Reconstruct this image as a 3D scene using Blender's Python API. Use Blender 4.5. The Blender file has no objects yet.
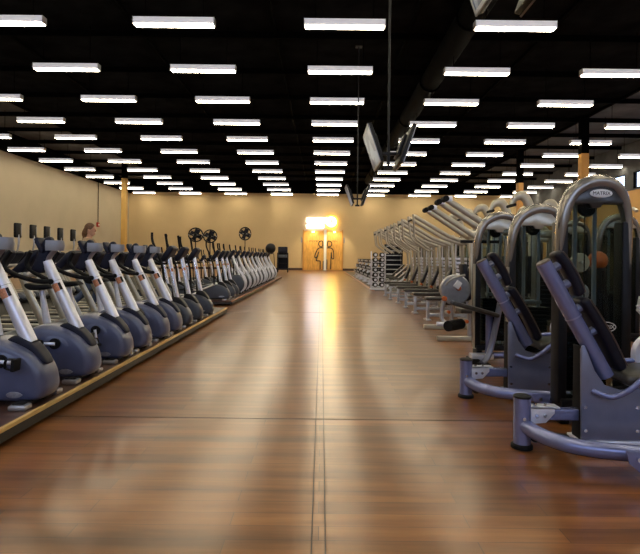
import bpy, bmesh, math, random
from mathutils import Vector, Matrix
R = math.radians
PI = math.pi
random.seed(7)
scn = bpy.context.scene
col = scn.collection

# ------------------------------------------------------------------ materials
def mat(name, c, rough=0.5, metal=0.0, var=0.12, scale=6.0, bump=0.0, coat=0.0, stretch=None, spec=0.5):
    m = bpy.data.materials.new(name); m.use_nodes = True
    nt = m.node_tree; b = nt.nodes['Principled BSDF']
    tc = nt.nodes.new('ShaderNodeTexCoord'); n = nt.nodes.new('ShaderNodeTexNoise')
    n.inputs['Scale'].default_value = scale; n.inputs['Detail'].default_value = 4
    if stretch:
        mp = nt.nodes.new('ShaderNodeMapping'); mp.inputs['Scale'].default_value = stretch
        nt.links.new(tc.outputs['Object'], mp.inputs['Vector']); nt.links.new(mp.outputs['Vector'], n.inputs['Vector'])
    else:
        nt.links.new(tc.outputs['Object'], n.inputs['Vector'])
    r = nt.nodes.new('ShaderNodeValToRGB')
    lo = [max(0, x * (1 - var)) for x in c]; hi = [min(1, x * (1 + var)) for x in c]
    r.color_ramp.elements[0].position = .3; r.color_ramp.elements[1].position = .7
    r.color_ramp.elements[0].color = (*lo, 1); r.color_ramp.elements[1].color = (*hi, 1)
    nt.links.new(n.outputs['Fac'], r.inputs['Fac']); nt.links.new(r.outputs['Color'], b.inputs['Base Color'])
    b.inputs['Roughness'].default_value = rough; b.inputs['Metallic'].default_value = metal
    b.inputs['Coat Weight'].default_value = coat; b.inputs['Coat Roughness'].default_value = .15
    b.inputs['Specular IOR Level'].default_value = spec
    if bump:
        bp = nt.nodes.new('ShaderNodeBump'); bp.inputs['Strength'].default_value = bump
        nt.links.new(n.outputs['Fac'], bp.inputs['Height']); nt.links.new(bp.outputs['Normal'], b.inputs['Normal'])
    return m

def emit(name, c, s, var=0.04):
    m = mat(name, c, .5, 0, var)
    b = m.node_tree.nodes['Principled BSDF']
    rp = [n for n in m.node_tree.nodes if n.type == 'VALTORGB'][0]
    m.node_tree.links.new(rp.outputs['Color'], b.inputs['Emission Color'])
    b.inputs['Emission Strength'].default_value = s
    return m

def glassy(name, tint, alpha, rough=.04):
    """smoked clear sheet: part transparent, part glossy"""
    m = bpy.data.materials.new(name); m.use_nodes = True
    nt = m.node_tree; b = nt.nodes['Principled BSDF']; out = nt.nodes['Material Output']
    tr = nt.nodes.new('ShaderNodeBsdfTransparent'); tr.inputs['Color'].default_value = (*tint, 1)
    mx = nt.nodes.new('ShaderNodeMixShader')
    tc = nt.nodes.new('ShaderNodeTexCoord'); n = nt.nodes.new('ShaderNodeTexNoise'); n.inputs['Scale'].default_value = 3
    nt.links.new(tc.outputs['Object'], n.inputs['Vector'])
    mr = nt.nodes.new('ShaderNodeMapRange'); mr.inputs['To Min'].default_value = alpha * .9; mr.inputs['To Max'].default_value = min(1, alpha * 1.1)
    nt.links.new(n.outputs['Fac'], mr.inputs['Value']); nt.links.new(mr.outputs['Result'], mx.inputs['Fac'])
    b.inputs['Base Color'].default_value = (.004, .005, .006, 1); b.inputs['Roughness'].default_value = rough
    nt.links.new(tr.outputs[0], mx.inputs[1]); nt.links.new(b.outputs[0], mx.inputs[2]); nt.links.new(mx.outputs[0], out.inputs['Surface'])
    return m

M = {
 'shell':   mat('blue_grey_plastic', (.080, .092, .168), .33, 0, .12, 5, coat=.3),
 'shell_b': mat('slate_plastic', (.050, .058, .080), .38, 0, .12, 5, coat=.1),
 'navy':    mat('navy_black_plastic', (.012, .013, .026), .5, 0, .2, 8, spec=.22),
 'black':   mat('black_plastic', (.007, .007, .009), .5, 0, .25, 10, spec=.25),
 'rubber':  mat('black_rubber', (.006, .006, .007), .7, 0, .25, 20, .05, spec=.2),
 'silver':  mat('silver_paint', (.74, .75, .84), .28, .35, .05, 12),
 'visor':   mat('grey_plastic_visor', (.27, .28, .31), .36, .2, .08, 8),
 'chrome':  mat('chrome_steel', (.72, .72, .74), .16, 1, .05, 15),
 'steel':   mat('brushed_steel', (.50, .50, .52), .34, .9, .1, 20),
 'purple':  mat('silver_violet_paint', (.215, .24, .44), .27, .5, .06, 10, coat=.2),
 'panel':   mat('slate_blue_paint', (.20, .215, .31), .30, .4, .10, 6),
 'bronze':  mat('pewter_paint', (.30, .275, .245), .26, .6, .08, 6, coat=.3),
 'champ':   mat('champagne_paint', (.46, .42, .33), .30, .4, .08, 9, coat=.2),
 'header':  mat('dark_grey_fascia', (.030, .028, .026), .3, 0, .12, 6, coat=.1),
 'vinyl':   mat('black_vinyl', (.007, .007, .013), .45, 0, .2, 30, .04, spec=.25),
 'vinyl_edge': mat('brown_piping', (.07, .045, .035), .5, 0, .2, 20),
 'seat':    mat('charcoal_vinyl', (.035, .031, .026), .42, 0, .2, 30, .04),
 'orange':  mat('orange_plastic', (.55, .13, .025), .45, 0, .15, 10),
 'sticker': mat('orange_sticker', (.62, .26, .13), .5, 0, .3, 60),
 'badge':   mat('silver_badge', (.30, .31, .36), .3, .6, .2, 40),
 'white':   mat('white_plastic', (.75, .75, .74), .4, 0, .05, 10),
 'cream':   mat('cream_plastic', (.62, .56, .42), .45, 0, .08, 10),
 'gold':    mat('gold_nosing', (.62, .42, .16), .38, .2, .2, 9, stretch=(20, 1, 20)),
 'fascia':  mat('dark_fascia', (.022, .019, .013), .5, 0, .3, 6),
 'deckwood': mat('dark_deck', (.07, .033, .022), .35, 0, .3, 3, stretch=(1, 9, 1)),
 'cedar':   mat('red_brown_nosing', (.36, .16, .085), .45, 0, .25, 8, stretch=(20, 1, 20)),
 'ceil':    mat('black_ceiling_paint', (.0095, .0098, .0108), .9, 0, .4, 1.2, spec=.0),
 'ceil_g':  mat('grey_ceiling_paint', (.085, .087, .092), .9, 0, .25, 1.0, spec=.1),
 'beam':    mat('black_steel', (.0015, .0015, .0015), .9, 0, .3, 4, spec=.02),
 'duct':    mat('black_sheet_metal', (.0030, .0030, .0030), .75, 0, .3, 3, spec=.02),
 'wall':    mat('tan_wall_paint', (.55, .41, .22), .75, 0, .05, .5),
 'wall_l':  mat('beige_wall_paint', (.47, .41, .30), .75, 0, .05, .5),
 'wall_r':  mat('ochre_wall_paint', (.55, .32, .11), .75, 0, .08, .5),
 'ochre':   mat('amber_paint', (.50, .24, .05), .6, 0, .1, 1),
 'yellow':  mat('golden_lamp_glow', (.62, .38, .10), .6, 0, .1, 1),  # left column: the glow of a lamp is painted into its colour
 'base':    mat('dark_baseboard', (.045, .02, .012), .5, 0, .2, 4),
 'doorw':   mat('amber_wood', (.62, .33, .065), .45, 0, .22, 4, stretch=(3, 3, .6)),
 'ink':     mat('black_ink', (.02, .014, .008), .6, 0, .2, 10),
 'grout':   mat('dark_joint', (.05, .022, .010), .5, 0, .2, 8),
 'joint':   mat('bronze_joint_strip', (.19, .085, .035), .3, 0, .2, 12),
 'mat':     mat('grey_rubber_floor', (.10, .085, .07), .6, 0, .3, 40),
 'mat_dark': mat('dark_floor_sheet', (.022, .020, .018), .7, 0, .3, 40, spec=.2),
 'red':     mat('red_enamel', (.35, .02, .015), .4, 0, .1, 20),
 'skin':    mat('skin', (.56, .30, .19), .5, 0, .08, 20),
 'hair':    mat('brown_hair', (.16, .08, .035), .6, 0, .3, 60),
 'denim':   mat('blue_denim', (.07, .10, .19), .8, 0, .2, 60),
 'shirt':   mat('tan_shirt', (.30, .21, .13), .8, 0, .15, 40),
 'belt':    mat('treadmill_belt', (.012, .012, .012), .75, 0, .3, 40),
 'lamp':    emit('lit_diffuser', (1.0, .865, .62), 31.0, .02),
 'lampside': emit('lit_lens_side', (.92, .90, .94), .32, .03),
 'sign':    emit('lit_sign_white', (1.0, .90, 1.0), 10.0, .02),
 'clockf':  emit('lit_clock_face', (1.0, .58, .05), 30.0, .05),
 'spot':    emit('lit_downlight', (1.0, .82, .5), 14.0, .02),
 'screen':  mat('dark_screen_glass', (.010, .012, .016), .08, 0, .2, 3, coat=.5),
 'smoke':   glassy('smoked_panel', (.66, .74, .73), .22),
 'pane':    glassy('window_pane', (.96, .97, 1.0), .06),
}

def screen_mat():
    """lit television picture: soft blue and white blocks"""
    m = bpy.data.materials.new('lit_tv_picture'); m.use_nodes = True
    nt = m.node_tree; b = nt.nodes['Principled BSDF']
    tc = nt.nodes.new('ShaderNodeTexCoord'); v = nt.nodes.new('ShaderNodeTexVoronoi'); v.inputs['Scale'].default_value = 3.2
    nt.links.new(tc.outputs['Object'], v.inputs['Vector'])
    r = nt.nodes.new('ShaderNodeValToRGB')
    r.color_ramp.elements[0].color = (.02, .06, .14, 1); r.color_ramp.elements[1].color = (.5, .62, .75, 1)
    r.color_ramp.elements[0].position = .25; r.color_ramp.elements[1].position = .75
    sp = nt.nodes.new('ShaderNodeSeparateColor')
    nt.links.new(v.outputs['Color'], sp.inputs['Color']); nt.links.new(sp.outputs[0], r.inputs['Fac'])
    b.inputs['Base Color'].default_value = (.01, .01, .01, 1); b.inputs['Roughness'].default_value = .3; b.inputs['Specular IOR Level'].default_value = .3
    nt.links.new(r.outputs['Color'], b.inputs['Emission Color']); b.inputs['Emission Strength'].default_value = .25
    return m
M['tvpic'] = screen_mat()

def floor_mat():
    m = bpy.data.materials.new('wood_plank_floor'); m.use_nodes = True
    nt = m.node_tree; b = nt.nodes['Principled BSDF']; N = nt.nodes.new; L = nt.links.new
    tc = N('ShaderNodeTexCoord')
    br = N('ShaderNodeTexBrick'); br.offset = .37; br.offset_frequency = 2
    br.inputs['Scale'].default_value = 1.0; br.inputs['Brick Width'].default_value = 1.25; br.inputs['Row Height'].default_value = .13
    br.inputs['Mortar Size'].default_value = .0025; br.inputs['Mortar Smooth'].default_value = .3; br.inputs['Bias'].default_value = 0
    br.inputs['Color1'].default_value = (.235, .092, .026, 1); br.inputs['Color2'].default_value = (.130, .047, .0135, 1)
    br.inputs['Mortar'].default_value = (.06, .026, .014, 1)
    L(tc.outputs['Object'], br.inputs['Vector'])
    mp = N('ShaderNodeMapping'); mp.inputs['Scale'].default_value = (.32, 3.6, 1); L(tc.outputs['Object'], mp.inputs['Vector'])
    n1 = N('ShaderNodeTexNoise'); n1.inputs['Scale'].default_value = 2.2; n1.inputs['Detail'].default_value = 5; n1.inputs['Roughness'].default_value = .6
    L(mp.outputs['Vector'], n1.inputs['Vector'])
    rp = N('ShaderNodeValToRGB'); rp.color_ramp.elements[0].position = .32; rp.color_ramp.elements[1].position = .70
    rp.color_ramp.elements[0].color = (.42, .36, .32, 1); rp.color_ramp.elements[1].color = (1.4, 1.36, 1.3, 1)
    L(n1.outputs['Fac'], rp.inputs['Fac'])
    mx = N('ShaderNodeMix'); mx.data_type = 'RGBA'; mx.blend_type = 'MULTIPLY'; mx.inputs[0].default_value = .9
    L(br.outputs['Color'], mx.inputs[6]); L(rp.outputs['Color'], mx.inputs[7])
    L(mx.outputs[2], b.inputs['Base Color'])
    mr = N('ShaderNodeMapRange'); mr.inputs['To Min'].default_value = .280; mr.inputs['To Max'].default_value = .31
    L(n1.outputs['Fac'], mr.inputs['Value']); L(mr.outputs['Result'], b.inputs['Roughness'])
    b.inputs['Specular IOR Level'].default_value = .5; b.inputs['IOR'].default_value = 1.6; b.inputs['Coat Weight'].default_value = .45; b.inputs['Coat Roughness'].default_value = .19; b.inputs['Coat IOR'].default_value = 1.5; b.inputs['Specular Tint'].default_value = (1, .76, .44, 1)
    # planks of the stained floor differ in how much varnish sheen they keep
    sv = N('ShaderNodeValToRGB'); sv.color_ramp.elements[0].position = .30; sv.color_ramp.elements[1].position = .68
    sv.color_ramp.elements[0].color = (.70, .43, .17, 1); sv.color_ramp.elements[1].color = (1, .70, .34, 1)
    L(n1.outputs['Fac'], sv.inputs['Fac']); L(sv.outputs['Color'], b.inputs['Specular Tint'])
    return m
M['floor'] = floor_mat()

# ------------------------------------------------------------------ mesh helpers
def smooth_path(pts, n=6):
    P = [Vector(p) for p in pts]
    if len(P) < 3: return P
    out = []
    for i in range(len(P) - 1):
        p0 = P[max(i - 1, 0)]; p1 = P[i]; p2 = P[i + 1]; p3 = P[min(i + 2, len(P) - 1)]
        for k in range(n):
            t = k / n
            out.append(.5 * ((2 * p1) + (p2 - p0) * t + (2 * p0 - 5 * p1 + 4 * p2 - p3) * t * t + (3 * p1 - p0 - 3 * p2 + p3) * t ** 3))
    out.append(P[-1]); return out

class MB:
    def __init__(s): s.bm = bmesh.new()
    def box(s, lo, hi, bev=0.0, rot=None, piv=None, seg=2):
        t = bmesh.new(); bmesh.ops.create_cube(t, size=1)
        c = [(a + b) / 2 for a, b in zip(lo, hi)]; d = [abs(b - a) for a, b in zip(lo, hi)]
        for v in t.verts: v.co = Vector((v.co.x * d[0], v.co.y * d[1], v.co.z * d[2]))
        if bev: bmesh.ops.bevel(t, geom=t.edges[:], offset=min(bev, min(d) * .49), segments=seg, affect='EDGES', profile=.5)
        mt = Matrix.Translation(c)
        if rot is not None:
            p = Vector(piv if piv is not None else c); mt = Matrix.Translation(p) @ rot.to_4x4() @ Matrix.Translation(-p) @ mt
        t.transform(mt); return s._add(t)
    def _add(s, t):
        me = bpy.data.meshes.new('tmp'); t.to_mesh(me); t.free(); s.bm.from_mesh(me); bpy.data.meshes.remove(me); return s
    def tube(s, pts, r, seg=10, sm=0, cap=True, flat=None, up=(0, 1, 0)):
        """sweep; r number, list per given point, or (ra, rb) pairs: ra along the up-side axis, rb across it"""
        P = [Vector(p) for p in pts]; n0 = len(P)
        rr = r if isinstance(r, list) else [r] * n0
        rr = [x if isinstance(x, tuple) else (x, x) for x in rr]
        if sm and n0 > 2:
            P = smooth_path(P, sm); q = []
            for i in range(n0 - 1):
                for k in range(sm):
                    t = k / sm; q.append(tuple(a + (b - a) * t for a, b in zip(rr[i], rr[i + 1])))
            q.append(rr[-1]); rr = q
        rings = []; nprev = None
        for i, p in enumerate(P):
            d = (P[min(i + 1, len(P) - 1)] - P[max(i - 1, 0)]).normalized()
            if nprev is None:
                u = Vector(up)
                if abs(u.dot(d)) > .95: u = Vector((1, 0, 0)) if abs(d.x) < .9 else Vector((0, 0, 1))
                nprev = (u - d * u.dot(d)).normalized()
            else:
                nn = nprev - d * nprev.dot(d)
                nprev = nn.normalized() if nn.length > 1e-6 else nprev
            b = d.cross(nprev)
            rings.append([s.bm.verts.new(p + nprev * math.cos(2 * PI * k / seg) * rr[i][0] + b * math.sin(2 * PI * k / seg) * rr[i][1]) for k in range(seg)])
        for a, b in zip(rings, rings[1:]):
            for k in range(seg): s.bm.faces.new((a[k], a[(k + 1) % seg], b[(k + 1) % seg], b[k]))
        if cap: s.bm.faces.new(rings[0][::-1]); s.bm.faces.new(rings[-1])
        return s
    def cyl(s, a, b, r, seg=16): return s.tube([a, b], r, seg)
    def lathe(s, prof, seg=20, mt=None):
        """prof: (radius, z) bottom to top"""
        rings = []
        for r, z in prof:
            rings.append([s.bm.verts.new((mt or Matrix()) @ Vector((max(r, 1e-4) * math.cos(2 * PI * k / seg), max(r, 1e-4) * math.sin(2 * PI * k / seg), z))) for k in range(seg)])
        for a, b in zip(rings, rings[1:]):
            for k in range(seg): s.bm.faces.new((a[k], a[(k + 1) % seg], b[(k + 1) % seg], b[k]))
        s.bm.faces.new(rings[0][::-1]); s.bm.faces.new(rings[-1]); return s
    def prism(s, poly, y0, y1, bev=0.0, seg=2):
        """poly in x,z extruded along y"""
        t = bmesh.new()
        f = t.faces.new([t.verts.new((x, y0, z)) for x, z in poly])
        e = bmesh.ops.extrude_face_region(t, geom=[f])
        for v in e['geom']:
            if isinstance(v, bmesh.types.BMVert): v.co.y = y1
        bmesh.ops.recalc_face_normals(t, faces=t.faces[:])
        if bev: bmesh.ops.bevel(t, geom=t.edges[:], offset=bev, segments=seg, affect='EDGES', profile=.5)
        return s._add(t)
    def inflate(s, poly, half, n=40, layers=((1, .0), (.995, .45), (.975, .72), (.93, .88), (.82, .96), (.5, 1.0), (.15, 1.02))):
        """rounded solid whose side outline (x,z) is poly, bulging to +-half in y"""
        P = smooth_path([(x, 0, z) for x, z in poly] + [(poly[0][0], 0, poly[0][1])], max(3, n // len(poly)))[:-1]
        c = sum(P, Vector()) / len(P)
        def loop(f, y): return [s.bm.verts.new((c.x + (p.x - c.x) * f, y, c.z + (p.z - c.z) * f)) for p in P]
        L = [loop(f, -half * q) for f, q in reversed(layers)] + [loop(f, half * q) for f, q in layers[1:]]
        k = len(P)
        for a, b in zip(L, L[1:]):
            for i in range(k): s.bm.faces.new((a[i], a[(i + 1) % k], b[(i + 1) % k], b[i]))
        s.bm.faces.new(L[0][::-1]); s.bm.faces.new(L[-1])
        return s
    def ball(s, c, r, seg=14, rot=None):
        t = bmesh.new(); bmesh.ops.create_uvsphere(t, u_segments=seg, v_segments=max(6, seg * 2 // 3), radius=1)
        rr = r if isinstance(r, (tuple, list)) else (r, r, r)
        for v in t.verts: v.co = Vector((v.co.x * rr[0], v.co.y * rr[1], v.co.z * rr[2]))
        if rot is not None: t.transform(rot.to_4x4())
        t.transform(Matrix.Translation(c)); return s._add(t)
    def ring(s, c, r, w, axis='Y', seg=28, t=10):
        pts = []
        for k in range(seg + 1):
            a = 2 * PI * k / seg; u, v = r * math.cos(a), r * math.sin(a)
            pts.append(Vector(c) + (Vector((u, 0, v)) if axis == 'Y' else Vector((u, v, 0)) if axis == 'Z' else Vector((0, u, v))))
        return s.tube(pts, w, t, up=(0, 1, 0) if axis == 'Y' else (0, 0, 1) if axis == 'Z' else (1, 0, 0))
    def build(s, name, m, parent=None, angle=38, loc=None):
        bmesh.ops.recalc_face_normals(s.bm, faces=s.bm.faces[:])
        me = bpy.data.meshes.new(name)
        if loc is not None: s.bm.transform(Matrix.Translation(-Vector(loc)))
        s.bm.to_mesh(me); s.bm.free()
        me.polygons.foreach_set('use_smooth', [True] * len(me.polygons)); me.set_sharp_from_angle(angle=R(angle))
        me.materials.append(m)
        o = bpy.data.objects.new(name, me); col.objects.link(o)
        if loc is not None: o.location = loc
        if parent: o.parent = parent
        return o

def text_mesh(name, txt, size, m, parent, loc, rot=(PI / 2, 0, 0), depth=.003):
    cu = bpy.data.curves.new(name, 'FONT'); cu.body = txt; cu.size = size; cu.extrude = depth; cu.align_x = 'CENTER'; cu.align_y = 'CENTER'
    t = bpy.data.objects.new('tmp_text', cu); col.objects.link(t)
    dg = bpy.context.evaluated_depsgraph_get(); dg.update()
    me = bpy.data.meshes.new_from_object(t.evaluated_get(dg)); me.name = name
    bpy.data.objects.remove(t); bpy.data.curves.remove(cu)
    me.materials.clear(); me.materials.append(m)
    o = bpy.data.objects.new(name, me); col.objects.link(o); o.location = loc; o.rotation_euler = rot; o.parent = parent
    return o

def tag(o, label, cat, group=None):
    o['label'] = label; o['category'] = cat
    if group: o['group'] = group
    return o
def thing(name, loc=(0, 0, 0), rz=0):
    o = bpy.data.objects.new(name, None); col.objects.link(o); o.location = loc; o.rotation_euler = (0, 0, rz); o.empty_display_size = .1
    return o
def struct(o): o['kind'] = 'structure'; return o
def kids(o): return [c for c in bpy.data.objects if c.parent is o]
KC = {}
def dup(root, loc, rz=0):
    if root.name not in KC: KC[root.name] = [(c, kids(c)) for c in kids(root)]
    r = root.copy(); col.objects.link(r); r.location = loc; r.rotation_euler = (0, 0, rz)
    parts = {}
    for c, gs in KC[root.name]:
        d = c.copy(); col.objects.link(d); d.parent = r; parts.setdefault(c.name.split('.')[0], []).append(d)
        for g in gs:
            h = g.copy(); col.objects.link(h); h.parent = d
    return r, parts
ORD = ['nearest', 'second', 'third', 'fourth', 'fifth', 'sixth', 'seventh', 'eighth', 'ninth', 'tenth', 'eleventh', 'twelfth', 'thirteenth', 'fourteenth', 'fifteenth', 'sixteenth']
NTH = ['first'] + ORD[1:]
def nearth(i): return 'nearest' if i == 0 else ORD[i] + ' nearest'

# ------------------------------------------------------------------ camera
F = 500.0; VX, VY = 321.5, 257.0; ROLL = R(0.62); H = 1.4
cam = bpy.data.cameras.new('camera'); co = bpy.data.objects.new('camera', cam); col.objects.link(co)
cam.sensor_fit = 'HORIZONTAL'; cam.sensor_width = 36; cam.lens = 36 * F / 640
co.location = (0, 0, H)
co.rotation_euler = (Matrix.Rotation(PI / 2, 3, 'X') @ Matrix.Rotation(ROLL, 3, 'Z')).to_euler()
cam.shift_x = -(VX - 320) / 640; cam.shift_y = (VY - 277) / 640
cam.clip_end = 200; scn.camera = co

# ------------------------------------------------------------------ the room
XL, XR, YF, YB, ZC = -20.3, 20.6, 52.6, -7.0, 9.25
ZW = 8.05
struct(MB().box((XL, YB, -.12), (XR, YF, 0)).build('floor', M['floor']))
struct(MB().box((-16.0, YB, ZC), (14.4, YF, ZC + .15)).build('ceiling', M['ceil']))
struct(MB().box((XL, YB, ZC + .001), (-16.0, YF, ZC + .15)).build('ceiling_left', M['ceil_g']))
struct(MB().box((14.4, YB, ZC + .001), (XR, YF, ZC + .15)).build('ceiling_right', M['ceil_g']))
wf = struct(MB().box((XL, YF, -.1), (XR, YF + .2, ZW)).build('wall_far', M['wall']))
struct(MB().box((XL, YF - .02, ZW), (XR, YF + .2, ZC + .1)).build('trim_1', M['beam']))
struct(MB().box((XL - .2, YB, -.1), (XL, YF + .2, ZW)).build('wall_left', M['wall_l']))
struct(MB().box((XL - .2, YB, ZW), (XL + .02, YF, ZC + .1)).build('trim_2', M['beam']))
struct(MB().tube([(XL + .16, YB, ZW - .05), (XL + .16, YF, ZW - .05)], .12).build('trim_3', M['beam']))
# right wall with clerestory windows
wins = [(10.4, 14.4), (15.2, 19.2), (20.0, 24.0), (24.6, 28.6), (29.6, 33.1), (34.0, 37.4)]
zw0, zw1 = 6.15, 7.25
struct(MB().box((XR, YB, -.1), (XR + .25, YF + .2, zw0 - .1)).build('wall_right', M['wall_r']))
w = MB().box((XR - .01, YB, zw0 - .1), (XR + .25, YF + .2, zw0)).box((XR, YB, zw1), (XR + .25, YF + .2, ZC + .1))
ys = [YB] + [v for a in wins for v in a] + [YF + .2]
for a, b in zip(ys[0::2], ys[1::2]): w.box((XR, a, zw0), (XR + .25, b, zw1))
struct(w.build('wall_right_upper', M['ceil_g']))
for i, (a, b) in enumerate(wins):
    wi = struct(MB().box((XR + .1, a, zw0), (XR + .112, b, zw1)).build('window_%d' % (i + 1), M['pane']))
    fr = MB()
    for lo, hi in (((a, zw0), (b, zw0 + .06)), ((a, zw1 - .06), (b, zw1)), ((a, zw0), (a + .06, zw1)), ((b - .06, zw0), (b, zw1))):
        fr.box((XR - .02, lo[0], lo[1]), (XR + .14, hi[0], hi[1]))
    fr.build('window_frame', M['beam'], wi)
# unseen back wall; high glazing added for bluish daylight, clear of panel reflections
wb = MB().box((XL, YB - .2, 7.6), (XR, YB, ZC + .1)).box((XL, YB - .2, -.1), (-12, YB, 7.6)).box((12, YB - .2, -.1), (XR, YB, 7.6)).box((-12, YB - .2, -.1), (12, YB, 3.9))
struct(wb.build('wall_back', M['wall_l']))
st = struct(MB().box((-12, YB - .08, 3.9), (12, YB - .065, 7.6)).build('window_8', M['pane']))
fr = MB()
for k in range(9): fr.box((-12 + 3 * k - .05, YB - .15, 3.9), (-12 + 3 * k + .05, YB + .02, 7.6))
for z in (3.9, 5.6, 7.5): fr.box((-12, YB - .14, z), (12, YB + .01, z + .1))
fr.build('window_frame', M['beam'], st)
struct(MB().box((XL, YF - .03, 0), (-1.95, YF, .22)).box((2.25, YF - .03, 0), (XR, YF, .22)).build('baseboard_far', M['base']))
struct(MB().box((XL, YB, 0), (XL + .03, YF, .2)).build('baseboard_left', M['base']))
struct(MB().box((XR - .03, YB, 0), (XR, YF, .2)).build('baseboard_right', M['base']))
# ceiling joists across, purlins along
for i in range(-5, 12):
    y = 13.8 + 3.4 * i + .32
    struct(MB().box((XL, y - .05, ZC - .22), (XR, y + .05, ZC)).build('trim_%d' % (20 + i), M['beam']))
for i, x in enumerate((-16.0, -11.2, -6.4, -1.7, 2.95, 7.7, 14.4)):
    struct(MB().box((x - .06, YB, ZC - .12), (x + .06, YF, ZC)).build('trim_%d' % (50 + i), M['beam']))
# columns
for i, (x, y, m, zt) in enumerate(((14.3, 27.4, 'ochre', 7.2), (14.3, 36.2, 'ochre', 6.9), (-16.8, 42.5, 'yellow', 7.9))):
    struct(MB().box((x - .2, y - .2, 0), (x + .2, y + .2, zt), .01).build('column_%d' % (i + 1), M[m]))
    struct(MB().box((x - .2, y - .2, zt), (x + .2, y + .2, ZC), .01).build('column_head_%d' % (i + 1), M['beam']))
# floor joints
struct(MB().box((-.037, YB, .0), (-.030, YF - .5, .0035)).build('trim_91', M['grout']))
struct(MB().box((.030, YB, .0), (.037, YF - .5, .0035)).build('trim_92', M['grout']))
for i, y in enumerate((4.32, 12.6, 20.9, 29.2, 37.5)):
    struct(MB().box((-6, y - .005, 0), (6, y + .005, .002)).build('trim_%d' % (93 + i), M['grout']))
struct(MB().box((-12, 1.0, 0), (-4.05, 32, .006)).build('floor_sheet_dark', M['mat_dark']))  # thin dark sheet, laid to darken the floor behind the bikes
# rubber floor of the free weight area with a reddish border strip
struct(MB().box((2.25, 21.0, 0), (12, 48, .012)).build('floor_rubber', M['mat']))
struct(MB().box((2.13, 20.9, 0), (2.25, 48, .02)).build('trim_99', M['cedar']))

# ------------------------------------------------------------------ far doors, sign, clock
yd = YF - .06
for i, (x0, x1, word, lab) in enumerate(((-1.86, .22, 'WOMEN', 'w'), (.52, 2.12, 'MEN', 'm'))):
    d = struct(MB().box((x0, yd, .05), (x1, yd + .05, 4.15)).build('door_%d' % (i + 1), M['doorw']))
    text_mesh('door_lettering', word, .30, M['ink'], d, ((-.75 if i == 0 else 1.35), yd - .005, 3.05))
    pc = MB(); y = yd - .02; s = -1 if i == 0 else 1; cx = .37
    def tr(pts, r=.055): pc.tube([(cx + s * a, y, z) for a, z in pts], (r, r), 6, sm=4)
    arc = [(.42 + .27 * math.cos(t), 2.78 + .3 * math.sin(t)) for t in [R(150 - 300 * k / 10) for k in range(11)]]
    tr([(.24, 2.62)] + arc[1:-1] + [(.24, 2.9)])
    if i == 0:
        tr([(.2, 2.36), (.62, 2.34), (.86, 2.1), (1.08, 1.5), (1.0, 1.3), (.84, 1.45), (.66, 1.95)])
        tr([(.66, 1.95), (.86, 1.2), (.9, 1.02), (.5, .98)]); tr([(.5, .98), (.5, .12)]); tr([(.18, .98), (.18, .12)])
    else:
        tr([(.2, 2.36), (.62, 2.34), (.86, 2.1), (.92, 1.5), (.88, 1.22), (.72, 1.3), (.66, 1.9)])
        tr([(.64, 1.9), (.62, 1.0), (.6, .12)]); tr([(.2, 1.15), (.2, .12)])
    pc.build('pictogram', M['ink'], d)
    MB().cyl((x0 + (.95 if i == 0 else .8), yd - .12, 3.98), (x0 + (.95 if i == 0 else .8), yd - .12, 4.06), .11).build('downlight', M['spot'], d)
struct(MB().box((.24, yd - .08, 0), (.50, yd + .04, 4.3)).build('trim_100', M['white']))
struct(MB().box((-1.98, yd - .05, 0), (-1.86, yd + .06, 4.25)).build('trim_101', M['ochre']))
struct(MB().box((2.12, yd - .05, 0), (2.24, yd + .06, 4.25)).build('trim_102', M['ochre']))
for x, nm in ((-2.12, 'left of'), (2.36, 'right of')):
    p = MB().box((x - .06, YF - .05, 2.9), (x + .06, YF, 3.45), .01).build('room_plaque', M['badge'])
    tag(p, 'small grey plaque on the far wall just %s the amber doors' % nm, 'plaque')
sg = thing('illuminated_sign', (-.55, YF - .02, 5.05))
MB().box((-1.05, -.16, -.08), (1.1, 0, .42), .05).build('upper_panel', M['sign'], sg)
MB().box((-1.05, -.16, -.62), (.75, 0, -.24), .05).build('lower_panel', M['sign'], sg)
MB().box((-1.0, -.05, -.60), (.7, .03, .38)).build('back_plate', M['visor'], sg)
tag(sg, 'glowing white two-line sign on the far wall above the doors', 'sign')
ck = thing('wall_clock', (1.0, YF - .02, 5.1))
MB().lathe([(.50, 0), (.52, .04), (.5, .1), (.4, .12)], 28, Matrix.Rotation(PI / 2, 4, 'X')).build('face', M['clockf'], ck)
MB().ring((0, -.1, 0), .52, .05).build('rim', M['clockf'], ck)
MB().box((-.03, -.15, -.02), (.03, -.13, .3)).build('hand', M['ink'], ck)
MB().box((-.03, -.15, -.05), (.24, -.13, .02)).build('hand', M['ink'], ck)
tag(ck, 'glowing amber round clock beside the white sign above the doors', 'clock')
# alarm on the left wall
al = thing('fire_alarm', (XL + .012, 45.2, 4.1))
MB().box((0, -.22, -.2), (.12, .22, .2), .02).build('housing', M['red'], al)
MB().box((.12, -.1, -.06), (.15, .1, .06), .01).build('strobe', M['white'], al)
MB().cyl((.05, 0, .2), (.05, 0, ZW - 4.1 - .1), .03, 8).build('conduit', M['beam'], al)
tag(al, 'small red alarm box with a conduit high on the left wall', 'alarm')

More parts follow.
